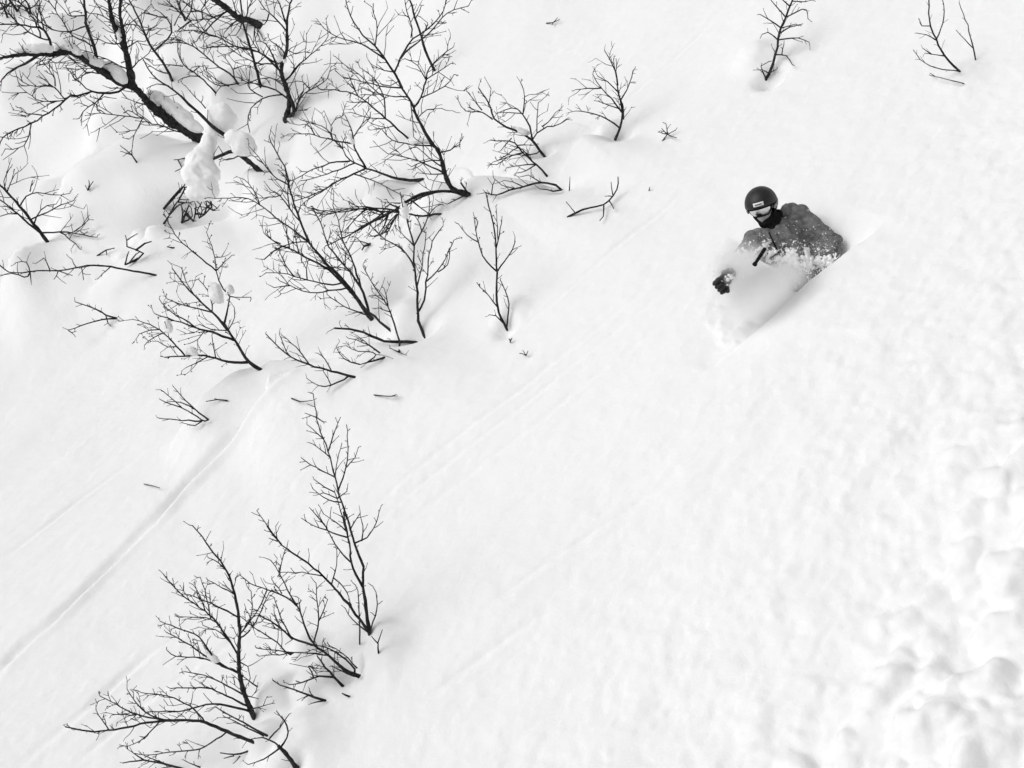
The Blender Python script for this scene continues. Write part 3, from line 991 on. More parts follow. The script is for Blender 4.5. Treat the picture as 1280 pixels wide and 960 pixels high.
for lab, ln, sd in [
    ('short dark twig lying right of the small twig fan', ['Y7 2-1.3 268,309 235,306 198,312', 'Y7 1.6-1.1 240,306 225,303'], 28),
    ('short twig lying alone on snow below the low spreading shrub', ['Y7 1.8-1.3 736,291 770,295 812,294', 'Y7 1.6-1.2 790,295 808,289'], 29),
    ('tiny lone twig beside the wide old ski track', ['P 1.4-1.1 180,605 190,607 200,610'], 30),
    ('short twig lying flat at the top of the tall lower-left shrub', ['Y7 1.8-1.2 472,302 500,312 540,308', 'Y7 1.6-1.1 500,311 480,305'], 31),
]:
    build_plant('fallen_twig', lab, 'twig', G2, ln, spacing=0, lie=True, seed=sd)
build_plant('bare_shrub', 'small flattened pair of twigs on the snow at the far left middle', 'shrub', None, [
    'V 2.6-1.4 585,872 530,860 480,820 380,790', 'V 2.6-1.4 582,872 480,885 400,910 342,932', 'V 1.6-1.1 350,930 370,955', 'V 1.8-1.2 530,870 540,890 555,912',
    'V 1.6-1.1 500,835 450,810'], spacing=12, length=9, levels=1, seed=32, twig_w=1.2)
build_plant('bare_shrub', 'dark shrub with two parallel slanting stems at the left edge', 'shrub', None, [
    'V 5-2.6 238,490 170,400 100,310 0,205 -40,160', 'V 3.6-2 200,450 170,420 90,350 0,280 -40,250', 'V 2.2-1.3 168,390 190,330 230,295 280,300',
    'V 2.2-1.3 160,365 260,330 300,300 370,285', 'V 2.2-1.3 98,300 150,240 220,245 300,262 350,248', 'V 1.8-1.2 150,240 165,180', 'V 2.8-1.4 215,445 300,440 370,440 420,460 485,465',
    'V 1.8-1.2 370,440 410,410 445,380', 'V 2.0-1.2 315,445 370,490 402,527', 'V 2-1.3 90,350 40,350 0,362', 'V 1.8-1.2 40,240 60,180 80,150', 'V 1.8-1.2 30,230 10,190 50,120'],
    spacing=11, length=22, levels=2, seed=33, twig_w=1.25)
build_plant('bare_shrub', 'long thin branch lying level across the snow at the left', 'shrub', None, [
    'V 3-1.8 778,656 640,630 500,605 380,615 330,635 250,630 150,640 40,645 0,600 -40,580', 'V 2.2-1.3 150,682 60,640 0,660', 'V 1.8-1.2 150,640 140,580 80,595',
    'V 1.8-1.2 250,628 220,570 185,595', 'V 1.6-1.1 400,620 420,682', 'V 1.6-1.1 370,620 360,580', 'V 1.6-1.1 560,615 510,650 490,675', 'V 1.6-1.1 300,635 270,680', 'V 1.6-1.1 310,630 360,660',
    'V 2-1.3 150,640 155,690'], spacing=13, length=12, levels=1, seed=34, twig_w=1.15)
build_plant('bare_shrub', 'dark stubby twigs in a hollow between small snow mounds at the left', 'shrub', None, [
    'V 4-2.4 690,575 650,590 625,605', 'V 3-1.8 718,546 680,530 635,513', 'V 3-1.8 700,522 725,500 758,490', 'V 2.2-1.4 630,605 635,555 645,540', 'V 2.2-1.4 650,590 680,550 700,540',
    'V 2.4-1.4 488,558 530,530 572,520', 'V 1.8-1.2 545,528 535,560', 'V 2.4-1.6 870,520 835,515 850,505', 'V 1.8-1.2 612,510 630,455', 'V 1.8-1.2 640,475 690,450'], spacing=0, seed=35)
build_plant('bare_shrub', 'dark drooping branch ends hanging below the big snow pillow', 'shrub', None, [
    'V 3.4-2 820,322 870,260 920,197 932,215 890,290', 'V 3-1.8 840,318 900,240 930,200', 'V 3.4-2.2 910,392 930,350 945,308', 'V 3.4-2.2 965,386 975,350 980,310',
    'V 3-2 1020,352 1035,310 1025,285', 'V 2.6-1.8 1062,330 1050,295 1030,280', 'V 3.4-2 820,398 835,370 850,350', 'V 2.4-1.5 880,300 950,295 1000,270', 'V 2.4-1.5 945,385 930,340 915,330',
    'V 2.6-1.6 870,340 900,300 935,290', 'V 2.6-1.6 890,395 910,350 905,310', 'V 2.6-1.6 1000,370 985,330 1010,290', 'V 2.4-1.5 1040,345 1060,310 1045,270', 'V 2.4-1.5 930,400 965,360 955,320', 'V 2.4-1.5 855,330 890,280 915,230', 'V 2-1.3 1075,335 1040,320 1000,315',
    'V 2-1.3 990,380 1010,330 1000,300', 'V 2-1.3 1085,320 1060,300 1040,270', 'V 2-1.3 1005,240 1010,225'], spacing=9, length=10, levels=1, seed=36, twig_w=1.5)
build_plant('twig', 'small forked twig on the snow below the big leaning trunk', 'twig', None, ['V 2.4-1.4 684,92 660,55 600,10', 'V 1.6-1.1 655,50 660,10', 'V 1.6-1.1 665,60 610,38'], spacing=14, length=8, levels=1, seed=37)
build_plant('twig', 'tiny twig in a dimple left of the forked twig under the leaning trunk', 'twig', None, ['V 2-1.2 440,232 450,200 445,178', 'V 1.6-1.1 445,225 425,205', 'V 1.6-1.1 445,225 468,185'], spacing=0, seed=38)

# ---- upper right shrubs
build_plant('bare_shrub', 'wide twiggy shrub leaning left, right of the tall central tree', 'shrub', None, [
    'Z7 4-2.2 514,578 450,490 380,450 310,420 240,380 230,320 220,290 160,215',
    'Z7 2.6-1.4 450,488 440,420 400,350 340,310 260,350', 'Z7 2-1.2 400,350 400,300 415,220 390,185', 'Z7 2.2-1.3 455,472 500,420 560,425 600,420 638,378',
    'Z7 1.8-1.2 465,460 475,370 482,290', 'Z7 2.2-1.3 242,382 180,330 90,345 55,275', 'Z7 1.8-1.2 510,418 540,390 575,345', 'Z7 2-1.2 480,572 400,570 340,570 260,620',
    'Z7 1.8-1.2 385,345 320,345 265,345', 'Z7 1.8-1.2 230,300 230,215', 'Z7 1.8-1.2 190,340 140,280 100,230'], spacing=9, length=20, levels=2, seed=39, twig_w=1.15)
build_plant('bare_shrub', 'thin shrub with arching twigs just below the wide leaning shrub', 'shrub', None, [
    'Z7 3-1.8 528,684 470,620 400,560 340,480 290,500 225,492', 'Z7 2-1.2 485,630 420,620 310,640', 'Z7 2-1.2 440,590 400,530 370,520 320,570 240,612',
    'Z7 1.8-1.2 400,560 340,570 270,600', 'Z7 1.8-1.2 370,520 460,518', 'Z7 1.8-1.2 480,640 420,655 360,670', 'Z7 1.6-1.1 330,500 280,545'], spacing=11, length=16, levels=2, seed=40, twig_w=1.05)
build_plant('bare_shrub', 'low branch creeping left over the snow from a small shaded hollow', 'shrub', None, [
    'Z7 3.4-2 605,757 575,720 490,715 400,740 320,760 260,790 200,770', 'Z7 2-1.2 485,712 430,680 380,692', 'Z7 1.8-1.2 340,752 290,730 245,695', 'Z7 2.6-1.6 600,755 560,765 490,755',
    'Z7 1.8-1.2 245,785 240,730 250,700', 'Z7 1.8-1.2 400,738 350,715 300,705'], spacing=12, length=14, levels=1, seed=41, twig_w=1.1)
build_plant('twig', 'single thin upright twig right of the creeping low branch', 'twig', None, ['Z7 1.7-1.1 647,762 648,720 650,685'], spacing=0, seed=42)
build_plant('bare_shrub', 'bent bare branch lying on open snow, curling up at its right end', 'shrub', None, [
    'Z7 3-1.8 640,900 720,860 830,840 880,790 910,750 905,690', 'Z7 1.8-1.2 882,772 870,715', 'Z7 2-1.2 830,840 830,895 810,922', 'Z7 1.8-1.2 868,805 885,858', 'Z7 1.6-1.1 682,872 630,820',
    'Z7 1.6-1.1 885,780 835,792'], spacing=0, seed=43)
build_plant('bare_shrub', 'rounded twiggy shrub on its own at the top, right of centre', 'shrub', None, [
    'Z7 4-2.4 892,487 920,430 935,380 920,280 905,200', 'Z7 2.4-1.3 905,205 890,100 865,60 835,10', 'Z7 2.6-1.3 917,420 850,375 780,350 680,335', 'Z7 2.6-1.6 932,378 935,310 918,262',
    'Z7 2.4-1.3 920,340 870,270 800,190 770,140', 'Z7 2.2-1.3 902,230 850,180 800,150', 'Z7 2.2-1.3 920,275 970,190 985,120', 'Z7 2-1.2 800,212 740,215 680,222', 'Z7 1.8-1.2 905,150 880,60',
    'Z7 1.8-1.2 910,320 860,310 800,280'], spacing=9, length=18, levels=2, seed=44, twig_w=1.05)
build_plant('twig', 'tiny forked shrub tip right of the rounded twiggy shrub', 'twig', None, ['Z7 2-1.3 1145,495 1170,460 1215,440', 'Z7 1.7-1.1 1168,462 1140,430', 'Z7 1.7-1.1 1172,458 1165,405', 'Z7 1.7-1.1 1190,455 1215,478',
    'Z7 1.6-1.1 1165,465 1125,450'], spacing=10, length=7, levels=1, seed=45)
build_plant('twig', 'tiny upright speck of a twig on open snow above the skier\'s glove side', 'twig', None, ['Z7 1.6-1.1 1072,760 1079,740'], spacing=0, seed=46)
build_plant('fallen_twig', 'small faint twig lying near the top edge right of the central tree', 'twig', G2, ['P 1.5-1.1 683,29 692,28 700,24', 'P 1.3-1.0 692,28 690,31', 'P 1.3-1.0 696,27 697,22'], spacing=0, lie=True, seed=47)
build_plant('bare_sapling', 'dark sapling standing in a small snow hole above the skier', 'sapling', None, [
    'Y6 4-2.4 150,394 190,310 210,200 225,140 260,60 290,-20 310,-90', 'Y6 2.2-1.3 215,212 270,190 320,175 345,205 368,210', 'Y6 2.2-1.3 225,160 270,130 335,120', 'Y6 2.2-1.3 222,145 160,95 120,72',
    'Y6 2.2-1.3 210,192 160,160 130,175', 'Y6 2.2-1.3 203,288 255,270 270,285 280,322', 'Y6 2-1.2 245,88 300,60 360,35 360,95', 'Y6 2.2-1.3 130,385 125,330 165,308', 'Y6 2-1.2 165,360 205,345',
    'Y6 2-1.2 235,85 200,30 165,-10', 'Y6 2-1.2 270,40 230,0 210,-30', 'Y6 1.8-1.2 225,150 300,125', 'Y6 1.8-1.2 280,10 340,10 380,0', 'Y6 1.8-1.2 160,370 130,345', 'Y6 1.8-1.2 218,260 240,220'],
    spacing=9, length=12, levels=1, seed=48, twig_w=1.15)
build_plant('bare_sapling', 'thin sparse forked sapling near the top right corner', 'sapling', None, [
    'Y6 3-1.8 1120,358 1040,280 1000,200 970,130 962,0 955,-80', 'Y6 2.2-1.3 1000,195 1045,90 1030,-10', 'Y6 1.8-1.2 992,195 950,170 900,165', 'Y6 1.8-1.2 970,137 930,130 908,93', 'Y6 1.8-1.2 1042,282 945,268',
    'Y6 1.8-1.1 1115,355 1000,340 920,300 888,248', 'Y6 1.6-1.1 990,265 930,240'], spacing=13, length=9, levels=1, seed=49, twig_w=1.0)
build_plant('bare_sapling', 'single wispy stem at far right of the top right saplings', 'sapling', None, ['Y6 2-1.1 1198,300 1180,210 1150,100 1115,10', 'Y6 1.5-1.0 1178,228 1100,150'], spacing=24, length=7, levels=1, seed=50, twig_w=0.9)
build_plant('fallen_twig', 'thin twig lying below the forked sapling near the top right corner', 'twig', G2, ['Y6 1.7-1.1 1140,418 1050,395 965,375', 'Y6 1.4-1.0 985,380 970,365'], spacing=0, lie=True, seed=51)

# ---- lower left group
build_plant('bare_shrub', 'tallest slender double-stemmed shrub of the lower left group', 'shrub', None, [
    'Y3 6-3.8 622,582 600,430 590,360 592,260', 'Y3 3.8-2.8 592,265 550,150 520,40 505,-10',
    'Y2 2.8-1.5 690,960 650,830 610,710 580,600 550,480 520,370 480,290 460,200 440,60',
    'Y3 3.6-2.4 590,362 540,270 525,150 495,0', 'Y2 2.4-1.4 652,965 630,850 605,760 570,650',
    'Y2 2.2-1.3 642,932 520,880 430,850 370,800', 'Y3 2.2-1.3 530,250 470,180 420,80 380,20', 'Y2 2-1.2 520,862 440,770 415,740', 'Y2 2-1.2 625,900 550,810 500,780',
    'Y2 2.4-1.3 690,960 770,920 820,830 845,730', 'Y2 2-1.2 715,945 740,850 720,790', 'Y2 1.8-1.2 660,870 720,770', 'Y2 2-1.2 610,722 530,700 435,630', 'Y2 1.8-1.2 570,650 510,620 445,570',
    'Y2 2-1.2 575,575 480,520 365,440', 'Y2 1.8-1.2 535,430 430,355', 'Y2 1.8-1.2 503,345 400,245', 'Y2 2-1.2 535,400 560,310 600,200', 'Y2 2.2-1.3 592,620 640,500 650,380 640,245', 'Y2 1.8-1.2 640,500 690,440 710,380',
    'Y2 1.8-1.2 577,545 590,420 610,355', 'Y2 1.8-1.2 458,192 390,175', 'Y2 1.8-1.2 462,205 500,228 520,228', 'Y2 1.6-1.1 575,690 500,650 485,632', 'Y2 1.6-1.1 600,690 640,640 648,600',
    'Y3 4.4-2 622,578 540,470 460,370 380,290 300,230 180,140 130,70', 'Y2 2-1.3 245,960 170,860 105,760', 'Y3 2-1.2 445,345 470,230 465,180', 'Y3 2-1.2 440,315 500,360 540,460', 'Y3 1.8-1.2 385,305 300,290 195,290',
    'Y3 2.2-1.3 615,580 540,520 505,465', 'Y3 2.2-1.4 575,635 575,540 570,380 555,350', 'Y3 2.2-1.3 640,572 660,450 660,385 635,355', 'Y3 1.8-1.2 180,140 140,128', 'Y3 1.8-1.2 182,135 170,70'],
    spacing=12, length=13, levels=1, seed=52, twig_w=1.4)
build_plant('twig', 'Y-shaped twig beside the foot of the tallest lower-left shrub', 'twig', None, ['Y3 2.4-2 665,678 661,630', 'Y3 2-1.3 661,632 685,565', 'Y3 2-1.3 661,632 632,592'], spacing=0, seed=53)
build_plant('bare_shrub', 'dense sprawling shrub between the tallest shrub and the lowest shrub, lower left', 'shrub', None, [
    'Y3 6-3 575,790 500,760 430,690 350,640', 'Y3 3-1.6 352,642 250,610 190,550 90,490', 'Y3 3-1.8 562,750 480,690 430,650 370,640', 'Y3 3-1.5 385,668 330,600 290,480 240,400 190,290 150,235',
    'Y3 2.6-1.3 275,440 200,390 130,375 50,345 0,305', 'Y3 1.8-1.2 190,292 215,180', 'Y3 2.4-1.3 362,632 380,520 370,430 365,340', 'Y3 2-1.2 380,522 420,420', 'Y3 2.4-1.4 430,690 300,672 220,680',
    'Y3 4.4-2.2 492,835 430,770 370,690', 'Y3 3-1.6 445,782 380,785 300,820 235,830', 'Y3 2.4-1.4 250,610 180,540 160,470', 'Y3 2.2-1.3 250,600 200,520 165,410', 'Y3 2.2-1.3 215,580 150,520 90,495', 'Y3 2-1.2 290,480 280,410',
    'Y3 2.2-1.3 350,770 320,720 370,780', 'Y3 2-1.2 140,380 90,470 30,545 0,590', 'Y3 2.6-1.5 575,785 540,795 490,760 440,740', 'Y3 2-1.2 210,390 150,320', 'Y3 2-1.2 240,690 150,660 80,655', 'Y3 2-1.2 240,690 160,690 90,690',
    'Y3 2.4-1.3 250,710 220,680 180,620 100,580 0,500', 'Y3 2-1.2 560,745 500,680 430,640'], spacing=9, length=16, levels=2, seed=54, twig_w=1.4)
build_plant('bare_shrub', 'small dark twig spray on the snow mound under the dense sprawling shrub', 'shrub', None, [
    'Y3 3.4-1.8 408,905 330,880 260,850 190,840 158,808', 'Y3 2.4-1.4 400,908 340,920', 'Y3 2-1.2 360,900 330,860', 'Y3 2-1.2 330,885 295,905'], spacing=13, length=9, levels=1, seed=55, twig_w=1.3)
build_plant('twig', 'short dark stub on the snow under the dense sprawling shrub', 'twig', None, ['Y3 3-2.2 525,886 508,880 490,868'], spacing=0, seed=56)
build_plant('bare_shrub', 'largest shrub of the lower left, upright stem with long branches sweeping left', 'shrub', None, [
    'Y4 7-4.4 742,770 700,660 685,560 690,440', 'Y4 4.4-1.8 690,445 670,310 640,220 590,150 515,50', 'Y4 2.8-1.5 690,540 630,450 560,370 480,320 400,230', 'Y4 2.6-1.4 678,385 600,350 540,325 500,310',
    'Y4 2.6-1.4 690,470 740,430 800,300', 'Y4 3-1.5 682,605 600,560 540,470 470,440 390,410', 'Y4 2.8-1.5 640,595 560,540 490,490 415,450', 'Y4 2.4-1.4 620,592 540,545 430,540 415,515', 'Y4 2.8-1.5 725,735 640,690 560,660 430,660',
    'Y4 3.2-1.6 738,752 620,720 560,720 480,745 340,750', 'Y4 2.4-1.4 705,690 620,640 560,610 485,600', 'Y4 2.2-1.3 755,655 700,615', 'Y4 2-1.2 670,310 620,280 570,255', 'Y4 2-1.2 660,500 600,440 550,425', 'Y4 2-1.2 660,470 580,400 460,395',
    'Y4 2-1.2 560,375 540,310 515,270', 'Y4 2-1.2 580,400 560,300 540,245', 'Y4 2-1.2 640,225 610,190 570,170', 'Y4 2-1.2 690,560 720,580 730,620',
    'Y4 5-2.2 738,862 640,825 560,790 440,780 340,790 200,820 120,820 35,805', 'Y4 2.4-1.4 445,783 400,780 330,750 265,665', 'Y4 2.4-1.4 405,783 300,760 165,690', 'Y4 2.4-1.4 560,790 520,740 420,690 320,680',
    'Y4 2-1.2 200,812 150,745', 'Y4 2.2-1.3 385,795 320,860 265,880', 'Y4 2.4-1.3 642,830 540,890 430,900 330,915 290,905', 'Y4 3-1.6 790,838 720,800 600,730', 'Y4 2-1.2 300,760 210,760',
    'Y4 2-1.2 690,460 740,380 730,300', 'Y4 2-1.2 730,740 800,720', 'Y4 2-1.2 705,690 760,700'], spacing=10, length=17, levels=2, seed=57, twig_w=1.45)
build_plant('bare_shrub', 'twig spray at the bottom edge left of the round snow mound', 'shrub', None, ['Y4 3.4-1.8 490,970 400,940 330,930 250,940', 'Y4 2.2-1.3 335,930 290,905', 'Y4 2-1.2 540,957 480,930', 'Y4 2.2-1.3 390,938 330,915', 'Y4 1.8-1.2 450,960 380,965'], spacing=10, length=11, levels=1, seed=58, twig_w=1.4)
build_plant('bare_shrub', 'thick dark stem with bent branches on the round snow mound at the bottom', 'shrub', None, [
    'W 7-5 622,962 600,930 575,905', 'W 3-1.6 578,908 605,870 590,840 570,815', 'W 2.6-1.4 580,906 540,940 500,950', 'W 2.6-1.4 582,902 540,880 500,890', 'W 2.4-1.4 548,885 580,860 603,825', 'W 2.4-1.4 545,882 500,860 440,830',
    'W 2.2-1.3 505,890 470,885'], spacing=12, length=10, levels=1, seed=59, twig_w=1.4)
build_plant('twig', 'small dark twig left of the round snow mound, above the bottom edge', 'twig', None, ['W 2.8-1.6 500,918 480,930 430,922', 'W 2-1.2 480,930 462,948', 'W 2-1.2 470,930 440,935'], spacing=0, seed=60)
build_plant('twig', 'thin dark twig pair beside the big snow pillow on its left', 'twig', None, ['V 1.8-1.2 928,70 890,80 868,80', 'V 1.8-1.2 910,122 890,130 872,137'], spacing=0, seed=61)


# ------------------------------------------------------------------ rounded bodies out of many overlapping balls
def ico(sub):
    bm = bmesh.new()
    bmesh.ops.create_icosphere(bm, subdivisions=sub, radius=1.0)
    v = np.array([list(x.co) for x in bm.verts])
    f = [tuple(q.index for q in x.verts) for x in bm.faces]
    bm.free()
    return v, f


ICO2, ICO1 = ico(2), ico(1)


def capsule(p0, r0, p1, r1):
    p0, p1 = np.asarray(p0, float), np.asarray(p1, float)
    L = np.linalg.norm(p1 - p0)
    n = max(2, int(L / (0.3 * min(r0, r1))) + 1)
    return [(p0 + (p1 - p0) * t, np.eye(3) * (r0 + (r1 - r0) * t)) for t in np.linspace(0, 1, n)]


def blob(name, balls, voxel, smooth, mat, parent=None, noise=0.0, nscale=8.0, seed=0):
    V, Fc = [], []
    for c, A in balls:
        n0 = len(V)
        V.extend(list(np.asarray(c) + ICO2[0] @ np.asarray(A).T))
        Fc.extend([tuple(i + n0 for i in f) for f in ICO2[1]])
    tmp = mesh_obj('tmp', V, Fc, mat)
    md = tmp.modifiers.new('r', 'REMESH')
    md.mode = 'VOXEL'; md.voxel_size = voxel; md.use_smooth_shade = True
    dg = bpy.context.evaluated_depsgraph_get()
    me = bpy.data.meshes.new_from_object(tmp.evaluated_get(dg))
    old = tmp.data
    bpy.data.objects.remove(tmp)
    bpy.data.meshes.remove(old)
    bm = bmesh.new()
    bm.from_mesh(me)
    for _ in range(smooth):
        bmesh.ops.smooth_vert(bm, verts=bm.verts, factor=0.5, use_axis_x=True, use_axis_y=True, use_axis_z=True)
    if noise:
        bm.normal_update()
        co = np.array([list(v.co) for v in bm.verts])
        a = fbm(co[:, 0] * nscale + co[:, 2] * nscale * 0.6, co[:, 1] * nscale + co[:, 2] * nscale * 0.8, 61 + seed, 3)
        for v, q in zip(bm.verts, a):
            v.co += v.normal * float(q * noise)
    bm.to_mesh(me)
    bm.free()
    me.name = name
    if not me.materials:
        me.materials.append(mat)
    me.polygons.foreach_set('use_smooth', [True] * len(me.polygons))
    o = bpy.data.objects.new(name, me)
    C.objects.link(o)
    if parent is not None:
        o.parent = parent
        o.matrix_parent_inverse = Matrix.Translation(-parent.location)
    return o


LIMB = np.array(ALL_LIMBS)


def limb_depth(px, py, maxd=40):
    q = np.hypot(LIMB[:, 0] - px, LIMB[:, 1] - py)
    i = int(np.argmin(q))
    if q[i] > maxd:
        return hit(px, py)
    return LIMB[i, 2]


CLUMPS = [
    ('tall knobbly snow pillow hanging on the dark stem, upper left', [(275, 145, 17, 15), (283, 150, 13, 12), (266, 163, 9, 9), (261, 177, 10, 11), (256, 190, 12, 12), (250, 204, 19, 17), (246, 218, 18, 16), (253, 229, 20, 16), (262, 240, 13, 11), (243, 240, 12, 10), (260, 218, 16, 14)], None),
    ('rounded snow pad right of the tall snow pillow', [(293, 172, 12, 10), (303, 178, 14, 12), (312, 186, 10, 8), (300, 186, 10, 8)], None),
    ('long snow cap along the upper side of the thick leaning trunk', [(188, 118, 6, 6), (198, 122, 8, 8), (208, 131, 9, 9), (219, 140, 10, 10), (230, 147, 10, 9), (240, 156, 8, 7), (249, 162, 6, 5)], None),
    ('snow wedge in the fork of the thick leaning trunk', [(134, 82, 8, 6), (142, 87, 9, 8), (150, 94, 8, 8), (155, 101, 5, 5), (126, 78, 6, 4)], None),
    ('snow strip on the level branch at the far upper left', [(25, 64, 8, 4), (38, 61, 10, 6), (52, 60, 9, 6), (62, 61, 6, 5)], None),
    ('snow lump on the bend of the level branch, upper left', [(72, 58, 6, 6), (80, 56, 8, 6), (89, 60, 7, 5), (97, 66, 6, 4)], None),
    ('snow strip on the branch arching left of the trunk fork', [(108, 71, 7, 5), (116, 76, 8, 5), (125, 80, 6, 4)], None),
    ('snow packed between the two upright trunk stems', [(146, 30, 3.5, 6), (149, 40, 4, 8), (150, 48, 3, 5)], None),
    ('small snow patch against the dark double-stemmed tree', [(350, 72, 6, 6), (347, 66, 5, 4), (355, 75, 4, 5)], None),
    ('snow tucked between the feet of the double-stemmed tree', [(362, 149, 4, 5), (364, 143, 3, 4)], None),
    ('oblong snow clump in the budded shrub', [(268, 362, 9, 9), (271, 370, 9, 9), (274, 376, 6, 5), (264, 357, 5, 5)], None),
    ('small round snow ball right of the oblong clump in the budded shrub', [(287, 362, 6.5, 6.5), (284, 366, 4, 4)], None),
    ('snow clump on the lowest branch of the budded shrub', [(239, 439, 7, 6), (244, 442, 5, 4), (235, 442, 4, 3)], None),
    ('flat snow clump on the left branch of the budded shrub', [(208, 404, 5, 6), (212, 411, 5, 6), (209, 415, 3, 3)], None),
    ('snow ball caught in the drooping tangle of dead branches', [(505, 262, 6, 8), (507, 268, 5, 6), (503, 255, 4, 4)], None),
    ('small snow patch on the arching twigs left of centre', [(438, 170, 5, 4), (441, 176, 4, 4)], None),
    ('snow caught between fine twigs of the tall central tree', [(515, 178, 5, 4), (526, 176, 7, 4), (536, 178, 5, 3)], None),
    ('tiny snow pad on the long left-leaning twig of the fanning shrub', [(371, 344, 4, 3.5), (374, 346, 3, 3)], None),
    ('snow patch caught in the upper branches of the largest lower-left shrub', [(264, 820, 6, 4), (270, 826, 6, 4), (258, 815, 4, 3)], None),
    ('small snow patch where two lower-left shrubs cross', [(316, 781, 4, 4), (313, 786, 3, 3)], None),
    ('snow wad wedged in the wide twiggy shrub', [(650, 163, 6, 4), (657, 166, 6, 4), (643, 160, 4, 3)], None),
]
for lab, parts, grp in CLUMPS:
    balls = []
    d = np.median([limb_depth(p[0], p[1]) for p in parts])
    cen = None
    fill = []
    for q0, q1 in zip(parts[:-1], parts[1:]):
        if math.hypot(q1[0] - q0[0], q1[1] - q0[1]) < 2.6 * max(q0[2], q1[2]):
            fill += [tuple(q0[i] + (q1[i] - q0[i]) * t for i in range(4)) for t in (0.33, 0.67)]
    for (px, py, rx, ry) in parts + fill:
        rx, ry = rx * 1.08, ry * 1.08
        dd = min(d, hit(px, py))
        m = dd / FPX
        A = np.column_stack([R_ * rx * m, U_ * ry * m, F_ * 0.85 * (rx + ry) * 0.5 * m])
        p = P3(px, py, dd + 0.01)
        balls.append((p, A))
    rmin = min(min(p[2], p[3]) for p in parts) * d / FPX
    o = blob('snow_clump', balls, max(0.012, rmin * 0.18), 8, M_CLUMP, None, rmin * 0.22, 2.0 / (rmin * 3), len(lab))
    tag(o, lab, 'snow clump', 'snow clumps caught on branches')

# ------------------------------------------------------------------ the skier
DS = DS_BANK + 0.32
PPM = FPX / DS


def S(px, py, z=0.0):
    """a point of the skier: picture place and metres towards the camera"""
    return P3(px, py, DS - z)


person = empty('person', ground_at(*uvw(S(1015, 372, -0.05))[:2]), 'skier in dark helmet, mirrored goggles and grey jacket, chest-deep in powder snow', 'person')
neck, chest, waist, pelvis = S(970, 284, 0.03), S(978, 300, 0.02), S(1003, 335, -0.06), S(1016, 362, -0.12)
shL, shR = S(999, 273, -0.03), S(944, 303, 0.12)
elL, wrL = S(1043, 303, 0.06), S(1030, 350, 0.0)
elR, wrR = S(922, 330, 0.26), S(907, 348, 0.51)
hipL, hipR = S(1026, 366, -0.22), S(1008, 372, -0.12)
knL, knR = S(1020, 420, -0.20), S(1004, 424, -0.08)
anL, anR = S(1036, 480, -0.30), S(1020, 484, -0.2)
toL, toR = S(1012, 496, -0.22), S(996, 500, -0.1)
hc = S(952, 258, 0.13)                                   # head centre
hf = R_ * -0.46 + U_ * -0.36 + F_ * -0.80                  # where the face looks: down the slope
hf /= np.linalg.norm(hf)
hu = R_ * -0.34 + U_ * 0.86 - F_ * 0.30
hu -= hf * (hu @ hf); hu /= np.linalg.norm(hu)
hr = np.cross(hf, hu)


def H(x, y, z):
    return hc + hr * x + hu * y + hf * z


# body: legs, torso, neck, head and face as one surface
balls = []
for a, ra, b, rb in [(pelvis, .13, waist, .125), (waist, .125, chest, .14), (chest, .09, neck, .065), (neck, .062, H(0, -0.05, -0.02), .062),
                     (hipL, .10, knL, .07), (knL, .066, anL, .05), (hipR, .10, knR, .07), (knR, .066, anR, .05), (anL, .05, toL, .045), (anR, .05, toR, .045),
                     (shL, .06, elL, .045), (elL, .045, wrL, .032), (shR, .06, elR, .045), (elR, .045, wrR, .032), (chest, .12, shL, .06), (chest, .12, shR, .06)]:
    balls += capsule(a, ra, b, rb)
HB = np.column_stack([hr, hu, hf])
balls.append((H(0, 0.02, -0.01), HB @ np.diag([0.076, 0.10, 0.095])))
balls.append((H(0, -0.055, 0.03), HB @ np.diag([0.055, 0.06, 0.06])))
balls += capsule(H(0, 0.0, 0.085), .012, H(0, -0.03, 0.105), .015)
balls.append((H(0, -0.10, 0.072), HB @ np.diag([0.02, 0.016, 0.015])))
for sx in (-1, 1):
    balls.append((H(sx * 0.078, -0.01, -0.01), HB @ np.diag([0.012, 0.03, 0.018])))
blob('body', balls, 0.012, 2, M_SKIN, person)
# trousers, jacket
tb = []
for a, ra, b, rb in [(pelvis, .165, hipL, .13), (pelvis, .165, hipR, .13), (hipL, .125, knL, .10), (knL, .098, anL, .085), (hipR, .125, knR, .10), (knR, .098, anR, .085)]:
    tb += capsule(a, ra, b, rb)
blob('trousers', tb, 0.016, 2, M_TROUSER, person, 0.010, 9, 3)
jb = []
for a, ra, b, rb in [(pelvis, .185, waist, .17), (waist, .165, chest, .165), (chest, .14, shL, .105), (chest, .14, shR, .10), (chest, .14, neck, .085), (shL, .10, elL, .075), (elL, .078, wrL, .056),
                     (shR, .095, elR, .074), (elR, .074, wrR, .054), (shL, .10, waist, .14), (shR, .09, waist, .13), (S(985, 268, -0.06), .075, shL, .10), (elL, .075, waist, .13), (S(1022, 304, -0.02), .08, S(1026, 330, -0.02), .10)]:
    jb += capsule(a, ra, b, rb)
jacket = blob('jacket', jb, 0.012, 3, M_JACKET, person, 0.016, 9, 7)
blob('hood', capsule(S(976, 270, -0.02), .055, S(990, 263, -0.06), .062) + capsule(S(990, 263, -0.06), .06, S(1000, 266, -0.08), .055), 0.010, 2, M_JACKET, person, 0.016, 16, 5)
# neck gaiter
gb = capsule(neck, .088, H(0.02, -0.06, -0.02), .078) + capsule(H(0, -0.125, 0.0), .06, H(0, -0.125, 0.03), .05)
gb += capsule(S(972, 268, 0.02), .05, S(964, 288, 0.10), .055)
blob('neck_gaiter', gb, 0.012, 2, M_BLACK, person, 0.006, 16, 9)


